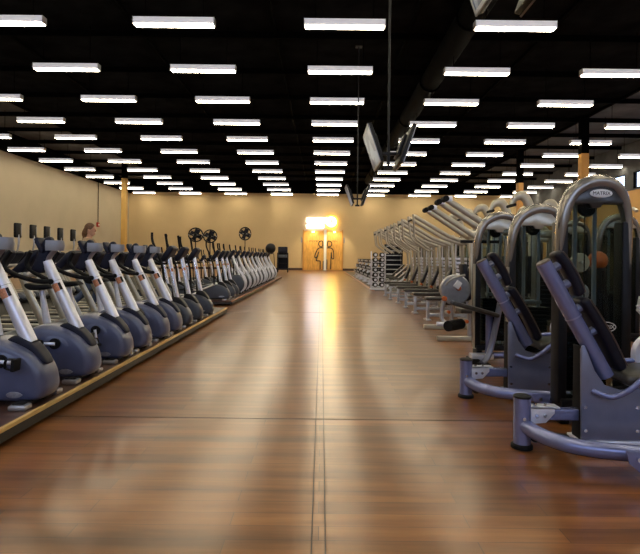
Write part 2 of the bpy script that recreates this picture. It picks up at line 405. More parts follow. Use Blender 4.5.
# ------------------------------------------------------------------ strip lights
def make_light():
    t = thing('strip_light', (0, 0, 7.76))
    h = MB().prism([(-1.10, .0), (1.10, .0), (1.10, .18), (-1.10, .18)], -.115, .115, .012)
    h.build('lens_body', M['lampside'], t)
    MB().box((-1.08, -.108, -.030), (1.08, .108, .0), .01).build('diffuser', M['lamp'], t)
    for x in (-1.11, 1.11): MB().box((x - .010, -.116, -.012), (x + .010, .116, .182)).build('end_cap', M['white'], t)
    for x in (-.8, .8): MB().cyl((x, 0, .18), (x, 0, ZC - 7.76), .012, 6).build('hanger', M['beam'], t)
    return t
L0 = make_light(); used = False
for n in range(-4, 12):
    y = 13.8 + 3.4 * n
    xs = [0.57 + 4.70 * i for i in range(-4, 5)]
    if n < 0: vis = []
    else: vis = [x for x in xs if -325 < x * 500 / y < 335]
    for x in xs:
        if n < 0 and abs(x) > 15: continue
        if n >= 0 and x not in vis: 
            if abs(x) > .9 * y: continue
        if not used: r = L0; r.location = (x, y, 7.76); used = True
        else: r, _ = dup(L0, (x, y, 7.76))
        if x in vis:
            tag(r, 'white ceiling strip light, %s from the left in the %s row of lights' % (NTH[vis.index(x)] if vis.index(x) else 'first', nearth(n)), 'ceiling light', 'ceiling strip lights')
        else:
            tag(r, 'white ceiling strip light overhead, beyond the edge of the photo', 'ceiling light', 'ceiling strip lights overhead')

# ------------------------------------------------------------------ duct, televisions
dc = thing('ceiling_duct', (4.45, 2, 8.75))
MB().tube([(0, 0, 0), (0, 46, 0)], .40, 24).build('pipe', M['duct'], dc)
for k in range(8): MB().ring((0, 2 + 5.6 * k, 0), .42, .035).build('collar', M['beam'], dc)
tag(dc, 'long round black air duct running along under the ceiling', 'duct')
def make_tv():
    t = thing('television_mount', (0, 0, 0))
    MB().cyl((0, 0, 0.5), (0, 0, ZC - 3.0), .022, 10).build('pole', M['black'], t)
    MB().box((-.12, -.12, ZC - 3.03), (.12, .12, ZC - 3.0)).build('ceiling_plate', M['black'], t)
    MB().box((-.17, -.04, .36), (.17, .04, .42), .005).box((-.08, -.05, .1), (.08, .05, .16)).box((-.025, -.03, .1), (.025, .03, .52)).build('bracket', M['black'], t)
    return t
def make_screen(s):
    """a flat television, leaning out at the top; s=-1 faces left, +1 faces right"""
    t = thing('television', (0, 0, 0))
    a = s * R(19)
    rot = Matrix.Rotation(a, 3, 'Y')
    MB().box((-.035, -.52, -.36), (.035, .52, .36), .015, rot, (0, 0, 0)).build('casing', M['black'], t)
    sx = s * .037
    MB().box((sx - .003, -.48, -.32), (sx + .003, .48, .32), 0, rot, (0, 0, 0)).build('screen', M['tvpic'], t)
    MB().box((-s * .07 - .03, -.25, -.2), (-s * .07 + .03, .25, .2), .01, rot, (0, 0, 0)).build('back_box', M['black'], t)
    fr = MB()
    for z in (-.345, .345): fr.box((sx - .008, -.525, z - .02), (sx + .008, .525, z + .02), 0, rot, (0, 0, 0))
    for y in (-.505, .505): fr.box((sx - .008, y - .02, -.36), (sx + .008, y + .02, .36), 0, rot, (0, 0, 0))
    fr.build('bezel', M['visor'], t)
    return t
tm = make_tv(); ta = make_screen(-1); tb = make_screen(1)
for i, (x, y, z) in enumerate(((1.63, 4.15, 3.52), (1.25, 9.5, 2.98), (1.31, 18.6, 3.2))):
    w_ = ['at the top edge of the photo', 'of the middle hanging pair', 'of the far small hanging pair'][i]
    k = (tm, ta, tb) if i == 0 else (dup(tm, (0, 0, 0))[0], dup(ta, (0, 0, 0))[0], dup(tb, (0, 0, 0))[0])
    k[0].location = (x, y, z); k[1].location = (x - .29, y, z + .5); k[2].location = (x + .29, y, z + .5)
    # poles reach the ceiling plate whatever the height of the set
    k[0].scale = (1, 1, (ZC - z) / (ZC - 3.0))
    tag(k[0], 'black ceiling pole and bracket %s' % ['of the screens at the top edge of the photo', 'of the middle pair of screens', 'of the far small pair of screens'][i], 'tv mount', 'television poles')
    tag(k[1], 'flat television facing left, %s' % w_, 'television', 'hanging televisions')
    tag(k[2], 'flat television facing right, %s' % w_, 'television', 'hanging televisions')

# ------------------------------------------------------------------ platforms
ZP = .135
def platform(x0, x1, y0, y1, nose, lab):
    t = thing('platform', (x1, y0, 0)); L = y1 - y0; W = x0 - x1
    MB().box((W, .0, ZP - .03), (-.03, L, ZP), .0).build('deck', M['deckwood'], t)
    MB().box((-.035, 0, ZP - .030), (.0, L, ZP + .003), .004).build('nosing', M[nose], t)
    MB().box((-.05, .02, .030), (-.008, L - .02, ZP - .030)).build('fascia', M['fascia'], t)
    MB().box((W, .0, .045), (-.05, .03, ZP - .03)).build('end_board', M['fascia'], t)
    MB().box((W, L - .03, .045), (-.05, L, ZP - .03)).build('end_board', M['fascia'], t)
    n = int(L / 1.5)
    for k in range(n + 1):
        yy = .12 + k * (L - .24) / n
        MB().cyl((-.12, yy, 0), (-.12, yy, ZP - .03), .045, 10).build('foot', M['black'], t)
        MB().cyl((W + .12, yy, 0), (W + .12, yy, ZP - .03), .045, 10).build('foot', M['black'], t)
    tag(t, lab, 'platform'); return t
platform(-4.0, -2.29, 1.0, 12.28, 'gold', 'long low dark platform with gold edge under the nearest exercise bikes')
platform(-4.1, -2.50, 14.1, 31.9, 'cedar', 'far low platform with reddish edge under the row of trainers')

# ------------------------------------------------------------------ upright bike
def fan_sector(mb, p0, p1, r, a0, a1, n=6, th=.002):
    """curved sticker on a round post between p0 and p1, from angle a0 to a1 (0 = +x side, -90 = -y side)"""
    p0, p1 = Vector(p0), Vector(p1); d = (p1 - p0).normalized(); nx = (Vector((1, 0, 0)) - d * d.x).normalized(); ny = d.cross(nx)
    for rr, flip in ((r + th, False),):
        vs = []
        for p in (p0, p1):
            vs.append([mb.bm.verts.new(p + (nx * math.cos(a) + ny * math.sin(a)) * rr) for a in [R(a0 + (a1 - a0) * k / n) for k in range(n + 1)]])
        wi = []
        for p in (p0, p1):
            wi.append([mb.bm.verts.new(p + (nx * math.cos(a) + ny * math.sin(a)) * (r - .004)) for a in [R(a0 + (a1 - a0) * k / n) for k in range(n + 1)]])
        for k in range(n):
            mb.bm.faces.new((vs[0][k], vs[0][k + 1], vs[1][k + 1], vs[1][k]))
            mb.bm.faces.new((wi[0][k + 1], wi[0][k], wi[1][k], wi[1][k + 1]))
            mb.bm.faces.new((wi[0][k], wi[0][k + 1], vs[0][k + 1], vs[0][k]))
            mb.bm.faces.new((vs[1][k], vs[1][k + 1], wi[1][k + 1], wi[1][k]))
        mb.bm.faces.new((wi[0][0], vs[0][0], vs[1][0], wi[1][0])); mb.bm.faces.new((vs[0][n], wi[0][n], wi[1][n], vs[1][n]))
    return mb

def crank_part(t, hub, side, ang, name='crank'):
    """disc, arm and pedal; the arm turns about its own hub"""
    y = side * .165
    c = MB().tube([(0, side * .025, .01), (.0, side * .034, -.165)], [(.014, .017), (.012, .013)], 8)
    o = c.build(name, M['silver'], t); o.location = (hub[0], y, hub[1]); o.rotation_euler = (0, ang, 0)
    MB().cyl((0, 0, 0), (0, side * .02, 0), .055, 18).build('hub', M['rubber'], o)
    p = MB().box((-.05, side * .03, -.185), (.05, side * .13, -.155), .008).tube([(-.045, side * .08, -.155), (-.035, side * .08, -.09), (.035, side * .08, -.09), (.045, side * .08, -.155)], (.022, .005), 6, sm=3)
    p.build('pedal', M['rubber'], o)
    return o

def make_bike():
    t = thing('upright_bike')
    sh = [(0, .13), (-.015, .24), (-.07, .355), (-.16, .445), (-.30, .515), (-.46, .555), (-.60, .53), (-.74, .44), (-.87, .31), (-.95, .18), (-.92, .07), (-.80, .035), (-.45, .03), (-.14, .03), (-.03, .06)]
    MB().inflate(sh, .165, 60).build('shell', M['shell'], t, 60)
    # sunk oval trim around the crank
    MB().inflate([(-.17, .35), (-.24, .435), (-.36, .475), (-.50, .46), (-.62, .34), (-.54, .22), (-.36, .19), (-.22, .24)], .1675, 40).build('crank_cover', M['shell'], t, 50)
    # dark saddle piece where the post enters
    cv = [(-.38, .53), (-.33, .565), (-.25, .560), (-.15, .500), (-.065, .405), (-.03, .33), (-.10, .37), (-.2, .44), (-.3, .49)]
    MB().inflate(cv, .072, 36).build('post_collar', M['navy'], t, 60)
    p0, p1 = Vector((-.205, .0, .50)), Vector((-.535, 0, 1.19))
    MB().tube([p0, p1], [(.062, .060), (.052, .050)], 18).build('post', M['silver'], t)
    def on(f): return p0 + (p1 - p0) * f
    st_ = fan_sector(MB(), on(.56), on(.67), .0575, -125, -62).build('label_sticker', M['sticker'], t)
    fan_sector(MB(), on(.565), on(.665), .0577, -60, -35).build('label_sticker', M['black'], t)
    sl = MB(); sl.tube([on(.70), on(.705)], [(.0585, .0565)] * 2, 18); sl.build('seam_band', M['visor'], t)
    br = [(-.68, 1.10), (-.57, 1.07), (-.515, 1.20), (-.475, 1.41), (-.535, 1.43), (-.60, 1.28)]
    MB().tube([(-.53, 0, 1.17), (-.505, 0, 1.24), (-.44, 0, 1.32)], [(.045, .02), (.05, .016), (.05, .012)], 10, sm=4).build('visor_fork', M['visor'], t)
    MB().inflate(br, .05, 30).build('console_bracket', M['navy'], t, 50)
    # curved grey visor facing the aisle
    vz = MB(); n = 18
    for (r0, r1) in ((.085, .073),):
        prev = None
        for k in range(n + 1):
            a = R(-92 + 184 * k / n)
            q = [vz.bm.verts.new((-.50 + r * math.cos(a) * 1.6, r * math.sin(a), z)) for r, z in ((r0, 1.30), (r0 + .006, 1.35), (r0, 1.405), (r1, 1.405), (r1, 1.30))]
            if prev:
                for i in range(5): vz.bm.faces.new((prev[i], q[i], q[(i + 1) % 5], prev[(i + 1) % 5]))
            else: vz.bm.faces.new(q[::-1])
            prev = q
        vz.bm.faces.new(prev)
    vz.build('visor', M['visor'], t, 50)
    rt = Matrix.Rotation(R(-28), 3, 'Y')
    cs = MB().box((-.60, -.085, 1.27), (-.555, .085, 1.44), .02, rt).build('console', M['navy'], t)
    MB().box((-.604, -.065, 1.29), (-.597, .065, 1.41), .003, rt, (-.5725, 0, 1.345)).build('display', M['screen'], cs)
    hb = MB()
    for s in (-1, 1):
        hb.tube([(-.46, s * .04, .985), (-.56, s * .10, .99), (-.69, s * .16, 1.03), (-.82, s * .19, 1.10), (-.86, s * .19, 1.17), (-.83, s * .18, 1.25), (-.80, s * .17, 1.29)], .024, 10, sm=5)
    hb.tube([(-.46, -.07, .985), (-.46, .07, .985)], .028, 10)
    hb.build('handlebar', M['rubber'], t)
    MB().inflate([(-.02, .108), (-.02, .112)] and [(-.17, .095), (-.20, .115), (-.245, .122), (-.29, .115), (-.31, .095), (-.29, .075), (-.245, .068), (-.20, .075)], .167, 30,
                 ((1, 0), (1, .9), (.98, .99), (.8, 1.0), (.1, 1.005))).build('badge', M['badge'], t, 50)
    crank_part(t, (-.35, .375), -1, 0); crank_part(t, (-.35, .375), 1, PI)
    MB().box((-1.30, -.05, .03), (-.05, .05, .085), .01).build('base_rail', M['black'], t)
    ft = MB().box((-.20, -.27, .012), (-.10, .27, .055), .012).build('front_foot', M['black'], t)
    for s in (-1, 1):
        MB().box((-.215, s * .19, .0), (-.07, s * .30, .045), .014).build('end_cap', M['steel'], ft)
    MB().box((-1.30, -.26, .0), (-1.20, .26, .055), .012).build('rear_foot', M['black'], t)
    MB().tube([(-.98, 0, .07), (-1.02, 0, .4), (-1.10, 0, .84)], [(.06, .06), (.045, .045), (.028, .028)], 12).build('seat_post', M['silver'], t)
    MB().inflate([(-.92, .86), (-.98, .905), (-1.12, .90), (-1.24, .915), (-1.27, .88), (-1.2, .83), (-1.05, .835)], .10, 40).build('saddle', M['rubber'], t, 60)
    return t
bike0 = make_bike()
BY = [4.30, 5.14, 6.04, 6.72, 7.52, 8.22]
ANG = [-1.5, 1.6, -.2, .9, 2.4, .3]
for i, y in enumerate(BY):
    x = -2.29
    if i == 0: r, parts = bike0, {'crank': [c for c in bike0.children if c.name.startswith('crank') and not c.name.startswith('crank_')]}; bike0.location = (x, y, ZP)
    else: r, parts = dup(bike0, (x, y, ZP), R(random.uniform(-1.5, 1.5)))
    cr = parts.get('crank', [])
    for k, c in enumerate(cr): c.rotation_euler = (0, ANG[i] + k * PI, 0)
    tag(r, 'blue-grey exercise bike with grey visor, %s on the gold-edged platform' % nearth(i), 'exercise bike', 'upright bikes on the near platform')

# ------------------------------------------------------------------ cross trainers
def pole_arm(t, s, lean):
    MB().tube([(-.42, s * .26, .45), (-.44, s * .27, .95), (-.52 - lean * .2, s * .25, 1.25), (-.60 - lean, s * .22, 1.50), (-.62 - lean, s * .2, 1.66)], [.022, .022, .02, .022, .022], 9, sm=4).build('moving_arm', M['rubber'], t)
    MB().tube([(-.42, s * .26, .45), (-.8, s * .25, .30), (-1.15, s * .17, .28)], [.025, .022, .02], 8, sm=3).build('pedal_bar', M['steel'], t)
    MB().box((-1.42, s * .17 - .07, .27), (-1.02, s * .17 + .07, .31), .015).build('foot_pad', M['rubber'], t)

def make_cross():
    t = thing('elliptical_trainer')
    sh = [(0, .12), (-.02, .23), (-.09, .335), (-.20, .41), (-.36, .45), (-.55, .45), (-.8, .41), (-1.05, .33), (-1.28, .22), (-1.34, .12), (-1.25, .05), (-.8, .03), (-.14, .03), (-.03, .055)]
    MB().inflate(sh, .14, 60).build('shell', M['shell_b'], t, 60)
    MB().inflate([(-.38, .42), (-.34, .52), (-.24, .52), (-.15, .44), (-.09, .34), (-.18, .36), (-.28, .41)], .085, 30).build('post_collar', M['black'], t, 60)
    p0, p1 = Vector((-.27, 0, .46)), Vector((-.43, 0, 1.24))
    MB().tube([p0, p1], [(.055, .045), (.05, .038)], 16).build('post', M['silver'], t)
    for s in (-1, 1): MB().tube([p0 + Vector((.0, s * .056, .03)), p1 + Vector((0, s * .05, -.03))], .012, 8).build('trim_rail', M['chrome'], t)
    f0 = p0 + (p1 - p0) * .66; f1 = p0 + (p1 - p0) * .73
    fan_sector(MB(), f0, f1, .0535, -120, -40).build('label_sticker', M['sticker'], t)
    MB().inflate([(-.56, 1.17), (-.45, 1.16), (-.32, 1.36), (-.33, 1.42), (-.40, 1.42)], .17, 30).build('console', M['navy'], t, 50)
    MB().inflate([(-.14, .1), (-.18, .12), (-.24, .125), (-.30, .115), (-.31, .1), (-.28, .08), (-.2, .075)], .141, 28, ((1, 0), (1, .9), (.98, .99), (.8, 1.0), (.1, 1.005))).build('badge', M['badge'], t, 50)
    pole_arm(t, -1, .05); pole_arm(t, 1, -.06)
    hb = MB()
    for s in (-1, 1): hb.tube([(-.46, s * .04, 1.12), (-.6, s * .13, 1.12), (-.72, s * .15, 1.2)], .018, 8, sm=4)
    hb.build('handlebar', M['rubber'], t)
    MB().box((-1.45, -.05, .02), (-.05, .05, .07), .01).build('base_rail', M['black'], t)
    f = MB().box((-.18, -.26, 0), (-.09, .26, .05), .012).build('front_foot', M['black'], t)
    for s in (-1, 1): MB().box((-.19, s * .19, 0), (-.06, s * .29, .045), .012).build('end_cap', M['steel'], f)
    MB().box((-1.46, -.27, 0), (-1.36, .27, .05), .012).build('rear_foot', M['black'], t)
    return t
cross0 = make_cross()
CY = [8.95, 9.75, 10.7]; first = True
for i, y in enumerate(CY):
    if first: r = cross0; cross0.location = (-2.30, y, ZP); first = False
    else: r, _ = dup(cross0, (-2.30, y, ZP))
    tag(r, 'slate cross trainer with straight silver post, %s of three at the gold-edged platform far end' % NTH[i], 'cross trainer', 'straight-post trainers on the near platform')
for i, y in enumerate((14.45, 15.3, 16.0)):
    r, _ = dup(cross0, (-2.62, y, ZP))
    tag(r, 'long slate cross trainer with straight post, %s from the near end of the far platform' % NTH[i], 'cross trainer', 'straight-post trainers on the far platform')

def make_arch():
    t = thing('elliptical_trainer')
    sh = [(-.02, .16), (.0, .34), (-.05, .50), (-.16, .62), (-.32, .64), (-.5, .54), (-.72, .36), (-.95, .2), (-1.0, .1), (-.9, .03), (-.2, .03), (-.08, .06)]
    MB().inflate(sh, .14, 56).build('shell', M['shell_b'], t, 60)
    for s in (-1, 1):
        MB().tube([(-.10, s * .15, .05), (.02, s * .15, .22), (.03, s * .15, .40), (-.05, s * .145, .60), (-.20, s * .12, .80), (-.34, s * .08, 1.04), (-.42, s * .06, 1.28)],
                  [(.016, .018), (.016, .022), (.016, .024), (.016, .026), (.016, .028), (.018, .03), (.018, .03)], 10, sm=5).build('arch_rail', M['silver'], t)
    MB().tube([(-.20, 0, .62), (-.34, 0, 1.0), (-.44, 0, 1.26)], [(.06, .04)] * 3, 12).build('post', M['silver'], t)
    MB().inflate([(-.57, 1.21), (-.46, 1.20), (-.33, 1.40), (-.34, 1.46), (-.41, 1.46)], .18, 30).build('console', M['navy'], t, 50)
    pole_arm(t, -1, .08); pole_arm(t, 1, -.05)
    MB().box((-1.6, -.05, .02), (-.05, .05, .07), .01).build('base_rail', M['black'], t)
    MB().box((-.18, -.26, 0), (-.09, .26, .05), .012).build('front_foot', M['black'], t)
    MB().box((-1.6, -.27, 0), (-1.5, .27, .05), .012).build('rear_foot', M['black'], t)
    return t
arch0 = make_arch()
for i in range(11):
    y = 17.0 + 1.12 * i + .03 * i * (i % 3)
    if i == 0: r = arch0; arch0.location = (-2.60, y, ZP)
    else: r, _ = dup(arch0, (-2.60, y, ZP))
    tag(r, 'cross trainer with curved silver front, %s in the arched row on the far platform' % (NTH[i]), 'cross trainer', 'arched trainers on the far platform')

# ------------------------------------------------------------------ treadmills behind
def make_treadmill(tv):
    t = thing('treadmill')
    MB().box((-1.75, -.34, .05), (.25, .34, .17), .03).build('deck', M['black'], t)
    MB().box((-1.72, -.23, .165), (-.05, .23, .182), .004).build('running_belt', M['belt'], t)
    for s in (-1, 1): MB().box((-1.75, s * .245, .165), (-.02, s * .33, .20), .01).build('side_rail', M['champ'], t)
    MB().inflate([(-.1, .17), (-.05, .27), (.12, .31), (.26, .26), (.30, .14), (.2, .1), (0, .1)], .33, 30).build('motor_cover', M['shell_b'], t, 50)
    for s in (-1, 1):
        MB().tube([(.12, s * .33, .12), (-.20, s * .33, .75), (-.38, s * .32, 1.12)], [(.03, .075), (.028, .06), (.025, .045)], 10, sm=3).build('upright', M['champ'], t)
        MB().tube([(-.36, s * .32, 1.1), (-.55, s * .32, 1.02), (-.85, s * .32, 1.0)], .022, 8, sm=4).build('handrail', M['rubber'], t)
    MB().inflate([(-.55, 1.08), (-.34, 1.08), (-.10, 1.36), (-.08, 1.45), (-.16, 1.46), (-.36, 1.26)], .37, 30).build('console', M['navy'], t, 50)
    MB().box((-.30, -.36, 1.03), (-.22, .36, 1.11), .02).build('crossbar', M['steel'], t)
    for k, s in ((-1.6, -1), (-1.6, 1), (.1, -1), (.1, 1)):
        MB().cyl((k, s * .28, 0), (k, s * .28, .06), .035, 10).build('foot', M['rubber'], t)
    if tv:
        MB().tube([(-.12, 0, 1.4), (-.06, 0, 1.7), (-.08, 0, 1.95)], .025, 8, sm=3).build('screen_post', M['steel'], t)
        sc = MB().box((-.13, -.14, 1.86), (-.06, .14, 2.28), .02).build('screen', M['black'], t)
        MB().box((-.14, -.12, 1.89), (-.13, .12, 2.25)).build('display', M['screen'], sc)
        MB().box((-.062, .09, 1.92), (-.052, .12, 2.22), .004).build('rear_strip', M['badge'], sc)
    return t
tr0 = make_treadmill(False)
TY = [7.1, 8.3, 9.45, 10.6, 11.8, 13.0, 14.2]
for i, y in enumerate(TY):
    x = -4.45
    if i == 0: r = tr0; tr0.location = (x, y, 0)
    else: r, _ = dup(tr0, (x, y, 0))
    tag(r, 'dark treadmill with pale uprights, %s in the row behind the exercise bikes' % NTH[i], 'treadmill', 'treadmills behind the bikes')
tv0 = make_treadmill(True)
for i, y in enumerate((14.3, 15.1, 15.9, 16.75, 17.65, 18.6)):
    x = -8.6 - .02 * i
    if i == 0: r = tv0; tv0.location = (x, y, 0)
    else: r, _ = dup(tv0, (x, y, 0))
    tag(r, 'treadmill with tall black screen against the left wall, %s screen from the left' % NTH[i], 'treadmill', 'treadmills with tall screens')
for i, y in enumerate((15.6, 16.9, 18.2, 19.5, 20.8, 22.1)):
    r, _ = dup(cross0, (-4.5, y, 0))
    tag(r, 'dark cross trainer with tall handles, %s in the row behind the arched trainers' % NTH[i], 'cross trainer', 'trainers in the second row')
for i in range(5):
    r, _ = dup(arch0, (-4.3, 23.6 + 1.3 * i, 0))
    tag(r, 'arched cross trainer in the second row, %s counting away from the camera' % NTH[i], 'cross trainer', 'arched trainers in the second row')

# pedestal fans over the far trainers
def make_fan():
    t = thing('pedestal_fan')
    MB().lathe([(.34, 0), (.34, .03), (.1, .06), (.04, .1)], 20).build('base', M['black'], t)
    MB().cyl((0, 0, .05), (0, 0, 2.55), .03, 10).build('pole', M['black'], t)
    h = MB(); h.ring((0, 0, 2.85), .40, .035)
    for k in range(5): h.ring((0, -.08 + .02 * abs(k - 2), 2.85), .08 + .07 * k, .008, seg=24, t=6)
    for k in range(8): a = k * PI / 4; h.tube([(.05 * math.cos(a), -.1, 2.85 + .05 * math.sin(a)), (.4 * math.cos(a), -.02, 2.85 + .4 * math.sin(a))], .007, 6)
    h.build('cage', M['black'], t)
    bl = MB()
    for k in range(4):
        a = k * PI / 2 + .4
        bl.box((.05, -.006, -.15), (.34, .006, .15), .004, Matrix.Rotation(a, 3, 'Y') @ Matrix.Rotation(.5, 3, 'X'), (0, 0, 0))
    bl.bm.transform(Matrix.Translation((0, 0, 2.85))); bl.build('blade', M['navy'], t)
    MB().tube([(0, -.12, 2.85), (0, .25, 2.85)], [.08, .11], 14).build('motor', M['black'], t)
    MB().box((-.4, -.045, 2.82), (.4, -.03, 2.87), .006).build('crossbar', M['steel'], t)
    return t
fan0 = make_fan()
for i, (x, y, lab) in enumerate(((-6.35, 25.2, 'left of two side by side'), (-6.0, 26.9, 'right of two side by side'), (-4.75, 31.0, 'standing alone further right'))):
    if i == 0: r = fan0; fan0.location = (x, y, 0)
    else: r, _ = dup(fan0, (x, y, 0))
    r.scale = (.9, .9, .86) if i < 2 else (.9, .9, .98)
    tag(r, 'tall black pedestal fan behind the arched trainers, %s' % lab, 'fan', 'pedestal fans')

# black rack at the far end of the left row
rk = thing('storage_rack', (-3.45, 44.6, 0))
for x in (-.45, .45):
    for y in (-.3, .3): MB().box((x - .035, y - .035, 0), (x + .035, y + .035, 1.75), .005).build('post', M['black'], rk)
for z in (.25, .75, 1.25, 1.68): MB().box((-.47, -.32, z), (.47, .32, z + .05), .006).build('shelf', M['black'], rk)
MB().box((-.46, .28, .25), (.46, .32, 1.73)).build('back_panel', M['navy'], rk)
for x in (-.46, .43): MB().box((x, -.3, .25), (x + .03, .3, 1.73)).build('side_panel', M['black'], rk)
tag(rk, 'black storage rack by the far wall beyond the arched trainers', 'rack')
bx = MB().box((-.42, -.24, 0), (.42, .24, .55), .05).build('storage_bin', M['navy']); bx.location = (-3.45, 44.6, 1.73)
tag(bx, 'dark bin on top of the black rack by the far wall', 'bin')
bx = MB().box((-.38, -.24, 0), (.38, .24, .3), .04).build('storage_bin', M['shell_b']); bx.location = (-3.45, 44.6, 1.30)
tag(bx, 'low slate bin on the upper shelf of the black rack', 'bin')
r, _ = dup(arch0, (-3.9, 33.0, 0)); tag(r, 'last arched cross trainer standing alone past the far platform', 'cross trainer')
eb = MB().ball((0, 0, .42), .42, 24).build('exercise_ball', M['black']); eb.location = (-4.1, 40.2, 1.62)
tag(eb, 'round black ball on the stand left of the storage rack', 'ball')
bs = thing('ball_stand', (-4.1, 40.2, 0))
MB().ring((0, 0, 1.62), .26, .03, 'Z').build('ring', M['black'], bs)
for k in range(3):
    a = k * 2 * PI / 3; MB().tube([(.26 * math.cos(a), .26 * math.sin(a), 1.62), (.4 * math.cos(a), .4 * math.sin(a), 0)], .03, 8).build('leg', M['black'], bs)
tag(bs, 'three-legged black stand under the ball near the storage rack', 'stand')

# ------------------------------------------------------------------ person on a treadmill
def make_person(loc):
    t = thing('person', loc)
    def skin(edges, name, m, extra=None, vox=.012):
        mb = MB()
        for pts, rr, sm in edges: mb.tube(pts, rr, 12, sm=sm)
        if extra: extra(mb)
        o = mb.build(name, m, t, 80)
        md = o.modifiers.new('r', 'REMESH'); md.mode = 'VOXEL'; md.voxel_size = vox; md.use_smooth_shade = True
        ms = o.modifiers.new('s', 'SMOOTH'); ms.factor = .5; ms.iterations = 4
        dg = bpy.context.evaluated_depsgraph_get(); dg.update()
        me = bpy.data.meshes.new_from_object(o.evaluated_get(dg)); o.modifiers.clear(); old = o.data; o.data = me; me.name = name
        me.materials.clear(); me.materials.append(m); bpy.data.meshes.remove(old)
        me.polygons.foreach_set('use_smooth', [True] * len(me.polygons))
        return o
    HZ = 1.62
    def limbs(g):
        e = [([(0, 0, .92), (.01, 0, 1.05), (.0, 0, 1.25), (.01, 0, 1.42), (.02, 0, 1.48)], [(.165 + g, .11 + g), (.14 + g, .10 + g), (.165 + g, .115 + g), (.17 + g, .10 + g), (.07 + g, .07 + g)], 3)]
        return e
    legs = {1: [(0, .09, .93), (.16, .095, .50), (.02, .09, .10)], -1: [(0, -.09, .93), (.05, -.095, .50), (-.30, -.09, .16)]}
    feet = {1: [(0, .09, .07), (.16, .10, .035)], -1: [(-.33, -.09, .14), (-.22, -.095, .04)]}
    arms = {1: [(.01, .19, 1.40), (.02, .25, 1.12), (.27, .24, 1.05)], -1: [(.01, -.19, 1.40), (-.10, -.25, 1.12), (.14, -.22, 1.02)]}
    def head(mb):
        mb.ball((.05, 0, HZ + .03), (.095, .075, .118), 18); mb.ball((.075, 0, HZ - .045), (.06, .055, .06), 14)
        mb.ball((.148, 0, HZ + .01), (.02, .014, .03), 10)
        for s in (-1, 1): mb.ball((.04, s * .078, HZ + .01), (.02, .012, .032), 8); mb.ball((.128, s * .032, HZ + .035), (.014, .016, .010), 8)
        mb.ball((.138, 0, HZ - .055), (.012, .025, .008), 8)
    e = limbs(0) + [([(.02, 0, 1.44), (.035, 0, 1.56)], [.055, .05], 0)]
    for s in (-1, 1):
        e.append((legs[s], [.085, .058, .04], 3)); e.append((feet[s], [.045, .035], 0)); e.append((arms[s], [.052, .042, .03], 3))
        h = Vector(arms[s][-1])
        e.append(([h, h + Vector((.06, 0, .0)), h + Vector((.09, 0, -.005))], [(.032, .016), (.042, .016), (.036, .013)], 0))
        for k in range(4):
            yy = -.030 + .02 * k
            ln = (.06, .075, .07, .055)[k]
            e.append(([h + Vector((.085, yy, 0)), h + Vector((.085 + ln * .6, yy, -.008)), h + Vector((.085 + ln * .8, yy, -.035))], [.0095, .009, .008], 0))
        e.append(([h + Vector((.03, -s * .025, 0)), h + Vector((.07, -s * .055, -.01)), h + Vector((.10, -s * .05, -.02))], [.012, .011, .009], 0))
    skin(e, 'body', M['skin'], head, .009)
    sh = limbs(.014)
    for s in (-1, 1): sh.append(([arms[s][0], tuple(Vector(arms[s][0]).lerp(Vector(arms[s][1]), .6))], [.068, .06], 0))
    skin(sh, 'shirt', M['shirt'])
    tq = [([(0, 0, .88), (.01, 0, 1.02)], [(.178, .125), (.158, .118)], 0)]
    for s in (-1, 1): tq.append((legs[s], [.1, .072, .06], 3))
    skin(tq, 'trousers', M['denim'])
    for s in (-1, 1): skin([([feet[s][0], tuple((Vector(feet[s][0]) + Vector(feet[s][1])) / 2), feet[s][1]], [.056, .05, .044], 0)], 'shoe', M['white'])
    def hair(mb):
        mb.ball((.03, 0, HZ + .06), (.105, .088, .105), 18); mb.ball((-.03, 0, HZ - .0), (.06, .075, .10), 14)
    skin([([(-.05, 0, HZ + .02), (-.09, 0, HZ - .06), (-.08, 0, HZ - .15)], [.05, .04, .02], 3)], 'hair', M['hair'], hair)
    return t
pn = make_person((-4.95, 10.6, .182))
pn.scale = (1.06, 1.06, 1.06)
tag(pn, 'person with brown hair in tan shirt and jeans walking on a treadmill', 'person')

# ------------------------------------------------------------------ right side: press bench with weight tower
def rounded_pad(L, W, T, bend=0.0, n=10):
    """upholstered pad lying along z from 0 to L, thickness along x, width along y"""
    t = bmesh.new(); bmesh.ops.create_cube(t, size=1)
    for v in t.verts: v.co = Vector((v.co.x * T, v.co.y * W, (v.co.z + .5) * L))
    bmesh.ops.subdivide_edges(t, edges=[e for e in t.edges if abs((e.verts[0].co - e.verts[1].co).z) > L * .5], cuts=n)
    edges = [e for e in t.edges if len(e.link_faces) == 2 and e.calc_face_angle() > .5]
    bmesh.ops.bevel(t, geom=edges, offset=T * .38, segments=3, affect='EDGES', profile=.5)
    for v in t.verts:
        f = v.co.z / L; v.co.x += bend * (4 * f * (1 - f))
    return t

def oblique(ax0, axdir, t0):
    d = Vector(axdir).normalized(); n = Vector((-d.z, 0, d.x)) if -d.z > 0 else Vector((d.z, 0, -d.x))
    return d, n

